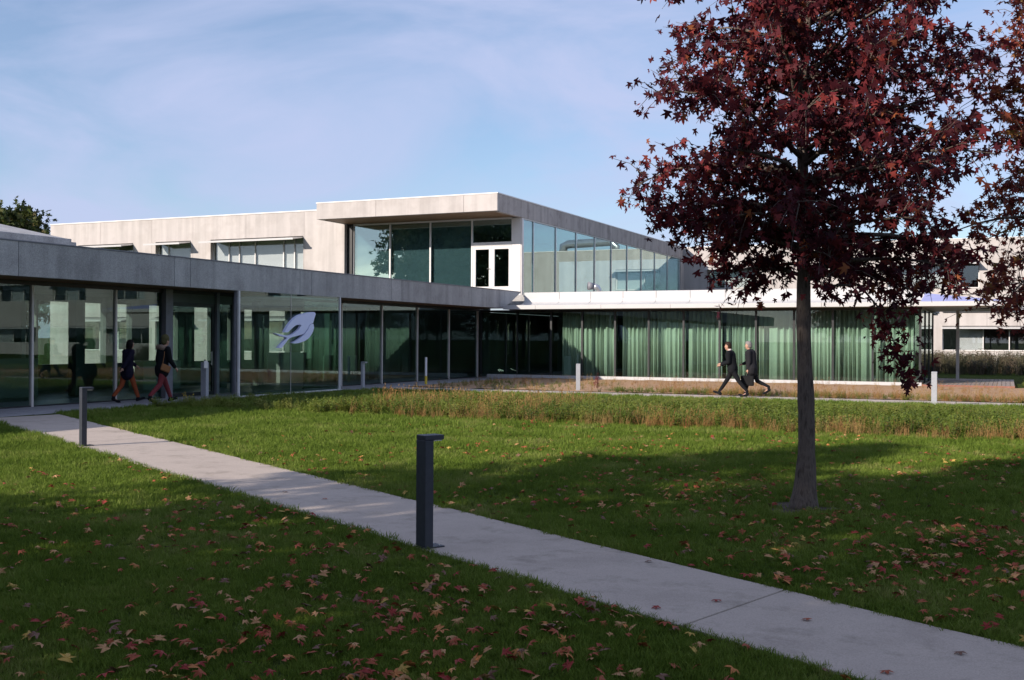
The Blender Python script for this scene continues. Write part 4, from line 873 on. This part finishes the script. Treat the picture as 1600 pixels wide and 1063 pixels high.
surf('dark_soil', [(0.05, 0.035, 0.025), (0.10, 0.07, 0.05)], 12, 0.95, 1.0, 40); kind(so_.build('soil_ring', 'dark_soil', None, smooth=True), 'structure')
# meadow between lawn and far path
H0 = uni(13000, -19.2, 9, 20.2, 30.95); H0 = H0[in_view(H0, 300)]
pr = np.interp(H0[:, 1], [20.4, 22.5, 25, 31], [.35, .6, .95, 1.0]); pr = np.where(H0[:, 0] < -15.5, np.maximum(pr, .6), pr)
H0 = H0[rng.random(len(H0)) < pr]
scatter('meadow_herbs', H0, np.interp(H0[:, 1], [20, 25, 28, 30, 31], [1.05, .85, .45, .2, .12])*rng.uniform(.6, 1.1, len(H0))*np.interp(H0[:, 0], [-19.2, -15.5, -13.5, 9], [.6, .7, 1.0, 1.0]), [tuft('herb', 10+i) for i in range(5)], 'green leafy wild herbs in the meadow strip before the far path', 'herb_leaf')
D0 = np.vstack([uni(1000, -12.2, 9, 19.95, 21.6), uni(330, -14.0, -8.0, 20.4, 25), uni(420, -3, 9, 20, 22), uni(260, -13, 9, 22.4, 27)]); D0 = D0[in_view(D0, 300)]
s0 = rng.uniform(.35, .72, len(D0))*(1+.3*np.sin(D0[:, 0]*1.3)*np.sin(D0[:, 0]*.37+1)); s0[(D0[:, 0] < -9) & (D0[:, 1] > 21.5)] *= 1.55
scatter('meadow_dry_grass', D0, s0, [tuft('dry', 20+i) for i in range(5)], 'dry tan and orange grass stems along the lawn edge of the meadow', 'dry_stem')
W0 = np.vstack([uni(420, -19.0, 3, 33.0, 42.6), uni(500, -10, 3, 32.75, 34.2)])
scatter('bed_weeds', W0, rng.uniform(.35, .8, len(W0)), [tuft('dry', 30+i) for i in range(3)], 'sparse dry weeds on the bare soil bed before the glazed wing', 'dry_stem')
G0 = np.vstack([uni(500, -12, 3, 32.75, 34.4), uni(160, -19, -13, 32.8, 38), uni(1500, 0.6, 9, 40, 54)])
scatter('bed_green', G0, rng.uniform(.3, .6, len(G0)), [tuft('herb', 40+i) for i in range(3)], 'low green weeds along the far path edge', 'herb_leaf')
T0 = uni(1500, -9, 16, 60, 70.5)
scatter('tall_border_plants', T0, rng.uniform(.8, 1.35, len(T0)), [tuft('reed', 50+i) for i in range(4)], 'tall dark border plants in front of the right office block', 'dark_stem')
# single plants
pl = tag(link('yellow_plant', tuft('herb', 61), 'post_yellow'), 'small yellowish plant by the walkway near the person in red trousers', 'plant'); pl.location = (-19.25, 21.85, 0); pl.scale = (.8, .8, .8)
surf('red_leaf_plain', [(0.13, 0.03, 0.03), (0.22, 0.05, 0.05)], 9, 0.7)
pl = tag(link('red_shrub', tuft('reed', 62), 'red_leaf_plain'), 'small red-leaved shrub in the soil bed by the pale bollard', 'plant'); pl.location = (-12.9, 35.2, .02); pl.scale = (.9, .9, .55)
# ------------------------------------------------------------------ fallen leaves
FC = [('dull red', (0.36, 0.085, 0.035)), ('pinkish tan', (0.50, 0.27, 0.12)), ('crimson', (0.30, 0.035, 0.025)), ('orange', (0.52, 0.20, 0.06)), ('yellow', (0.52, 0.34, 0.08)), ('brown', (0.20, 0.10, 0.065))]
fm_ = []
for i, (nm, c_) in enumerate(FC):
    surf('fallen_'+nm.replace(' ', '_'), [tuple(q*.75 for q in c_), c_], 30, 0.75)
    vv = []
    for k in range(3):
        t_ = leaf_template(.35+.5*k, .15+.35*k)*.064; t_ = t_-np.array([0, .023, t_[:, 2].min()])
        me = bpy.data.meshes.new('fallen_leaf'); me.from_pydata([tuple(q) for q in t_], [], LEAF_F); me.materials.append(MATS['fallen_'+nm.replace(' ', '_')]); vv.append(me)
    fm_.append(vv)
F0 = uni(26000, -13.0, 4.5, 3.0, 20.2); F0 = F0[in_view(F0, 60) & is_lawn(F0, .04)]
d_ = (F0-np.array(CAM))@np.array(CF)
left = F0[:, 1] < LE(F0[:, 0])
dn = np.interp(d_, [4, 8, 12, 20], [1.0, .62, .33, .22])*np.where(left, 1.0, .8)*np.clip((F0[:, 0]+12.5)/5.0, .06, 1)
dn *= 1+1.6*np.exp(-((F0[:, 0]+1.0)**2+(F0[:, 1]-11)**2)/7)
dn *= .6+.8*(np.sin(F0[:, 0]*1.1+2)*np.sin(F0[:, 1]*.9)+.5)
F0 = F0[rng.random(len(F0)) < dn*.55]
d_ = (F0-np.array(CAM))@np.array(CF); F0 = F0[np.argsort(d_)]
print('fallen', len(F0))
cw_ = np.array([.37, .19, .17, .12, .04, .11])
def drop(p, z, ci, k, sc, lab, flat=.25):
    o = bpy.data.objects.new('fallen_leaf', fm_[ci][k]); C.objects.link(o); o.location = (p[0], p[1], z)
    o.rotation_euler = (random.gauss(0, flat), random.gauss(0, flat), random.uniform(0, 6.28)); o.scale = (sc,)*3
    return tag(o, lab, 'leaf', 'fallen leaves on the lawn and path')
def ground_at(x, y):
    d = CR*((x-800)/1685)+CD*((y-531.5)/1685)+CF; t = -CAM.z/d.z; return CAM+d*t
onp_ = [((1120, 944), 2, 'crimson leaf on the path just left of the slab joint'), ((1261, 974), 0, 'dull red leaf on the path right of the slab joint'), ((1026, 955), 2, 'crimson leaf at the near path edge left of the slab joint'),
        ((1080, 888), 2, 'small crimson leaf near the far path edge'), ((1014, 882), 5, 'dark brown leaf lying in the middle of the path'), ((508, 783), 0, 'dull red leaf on the path beyond the large bollard'), ((445, 772), 5, 'brown leaf on the path in the sun edge'), ((1385, 1057), 0, 'dull red leaf on the path at the bottom edge'), ((1500, 1027), 5, 'dark brown scrap on the path at lower right')]
for (a, b_), ci, lab in onp_: p_ = ground_at(a, b_); drop(p_, .02, ci, 0, .85, lab, .08)
cis = rng.choice(6, len(F0), p=cw_)
CURL = ['flat-lying', 'slightly curled', 'strongly curled']
def where(p):
    x, y, z = project((p[0], p[1], 0))
    col_ = 'far left' if x < 330 else 'left' if x < 640 else 'middle' if x < 960 else 'right' if x < 1300 else 'far right'
    if p[1] < LE(p[0]):
        row_ = 'bottom edge' if y > 985 else 'low' if y > 915 else 'halfway up' if y > 840 else 'high'
        return f'near lawn, {row_}, {col_}'
    row_ = 'close to the path' if p[1] < RE(p[0])+1.2 else 'well behind the path'
    return f'far lawn, {row_}, {col_}'
for i in range(min(285, len(F0))):
    p_ = F0[i]; k_ = random.randrange(3); sc_ = random.uniform(.6, 1.15); drop(p_, .008+.022*random.random(), cis[i], k_, sc_, ('small ' if sc_ < .8 else 'large ' if sc_ > 1.0 else '')+f'{CURL[k_]} {FC[cis[i]][0]} leaf on '+where(p_), .35)
rest = F0[285:]
if len(rest):
    b = MB(); ms = []
    for i, p_ in enumerate(rest):
        t_ = leaf_template(.7, .35)*.064*random.uniform(.6, 1.15); mt_ = Matrix.Rotation(random.uniform(0, 6.28), 3, 'Z') @ Matrix.Rotation(random.gauss(0, .35), 3, 'X') @ Matrix.Rotation(random.gauss(0, .35), 3, 'Y')
        b.add([tuple(mt_ @ Vector(q)+Vector((p_[0], p_[1], .045))) for q in t_], LEAF_F); ms += [int(cis[285+i])]*len(LEAF_F)
    me = bpy.data.meshes.new('leaf_litter'); me.from_pydata(b.v, [], b.f)
    for nm, c_ in FC: me.materials.append(MATS['fallen_'+nm.replace(' ', '_')])
    me.polygons.foreach_set('material_index', ms)
    tag(link('leaf_litter', me), 'scattered small fallen leaves farther out on the lawn', None, kind='stuff')
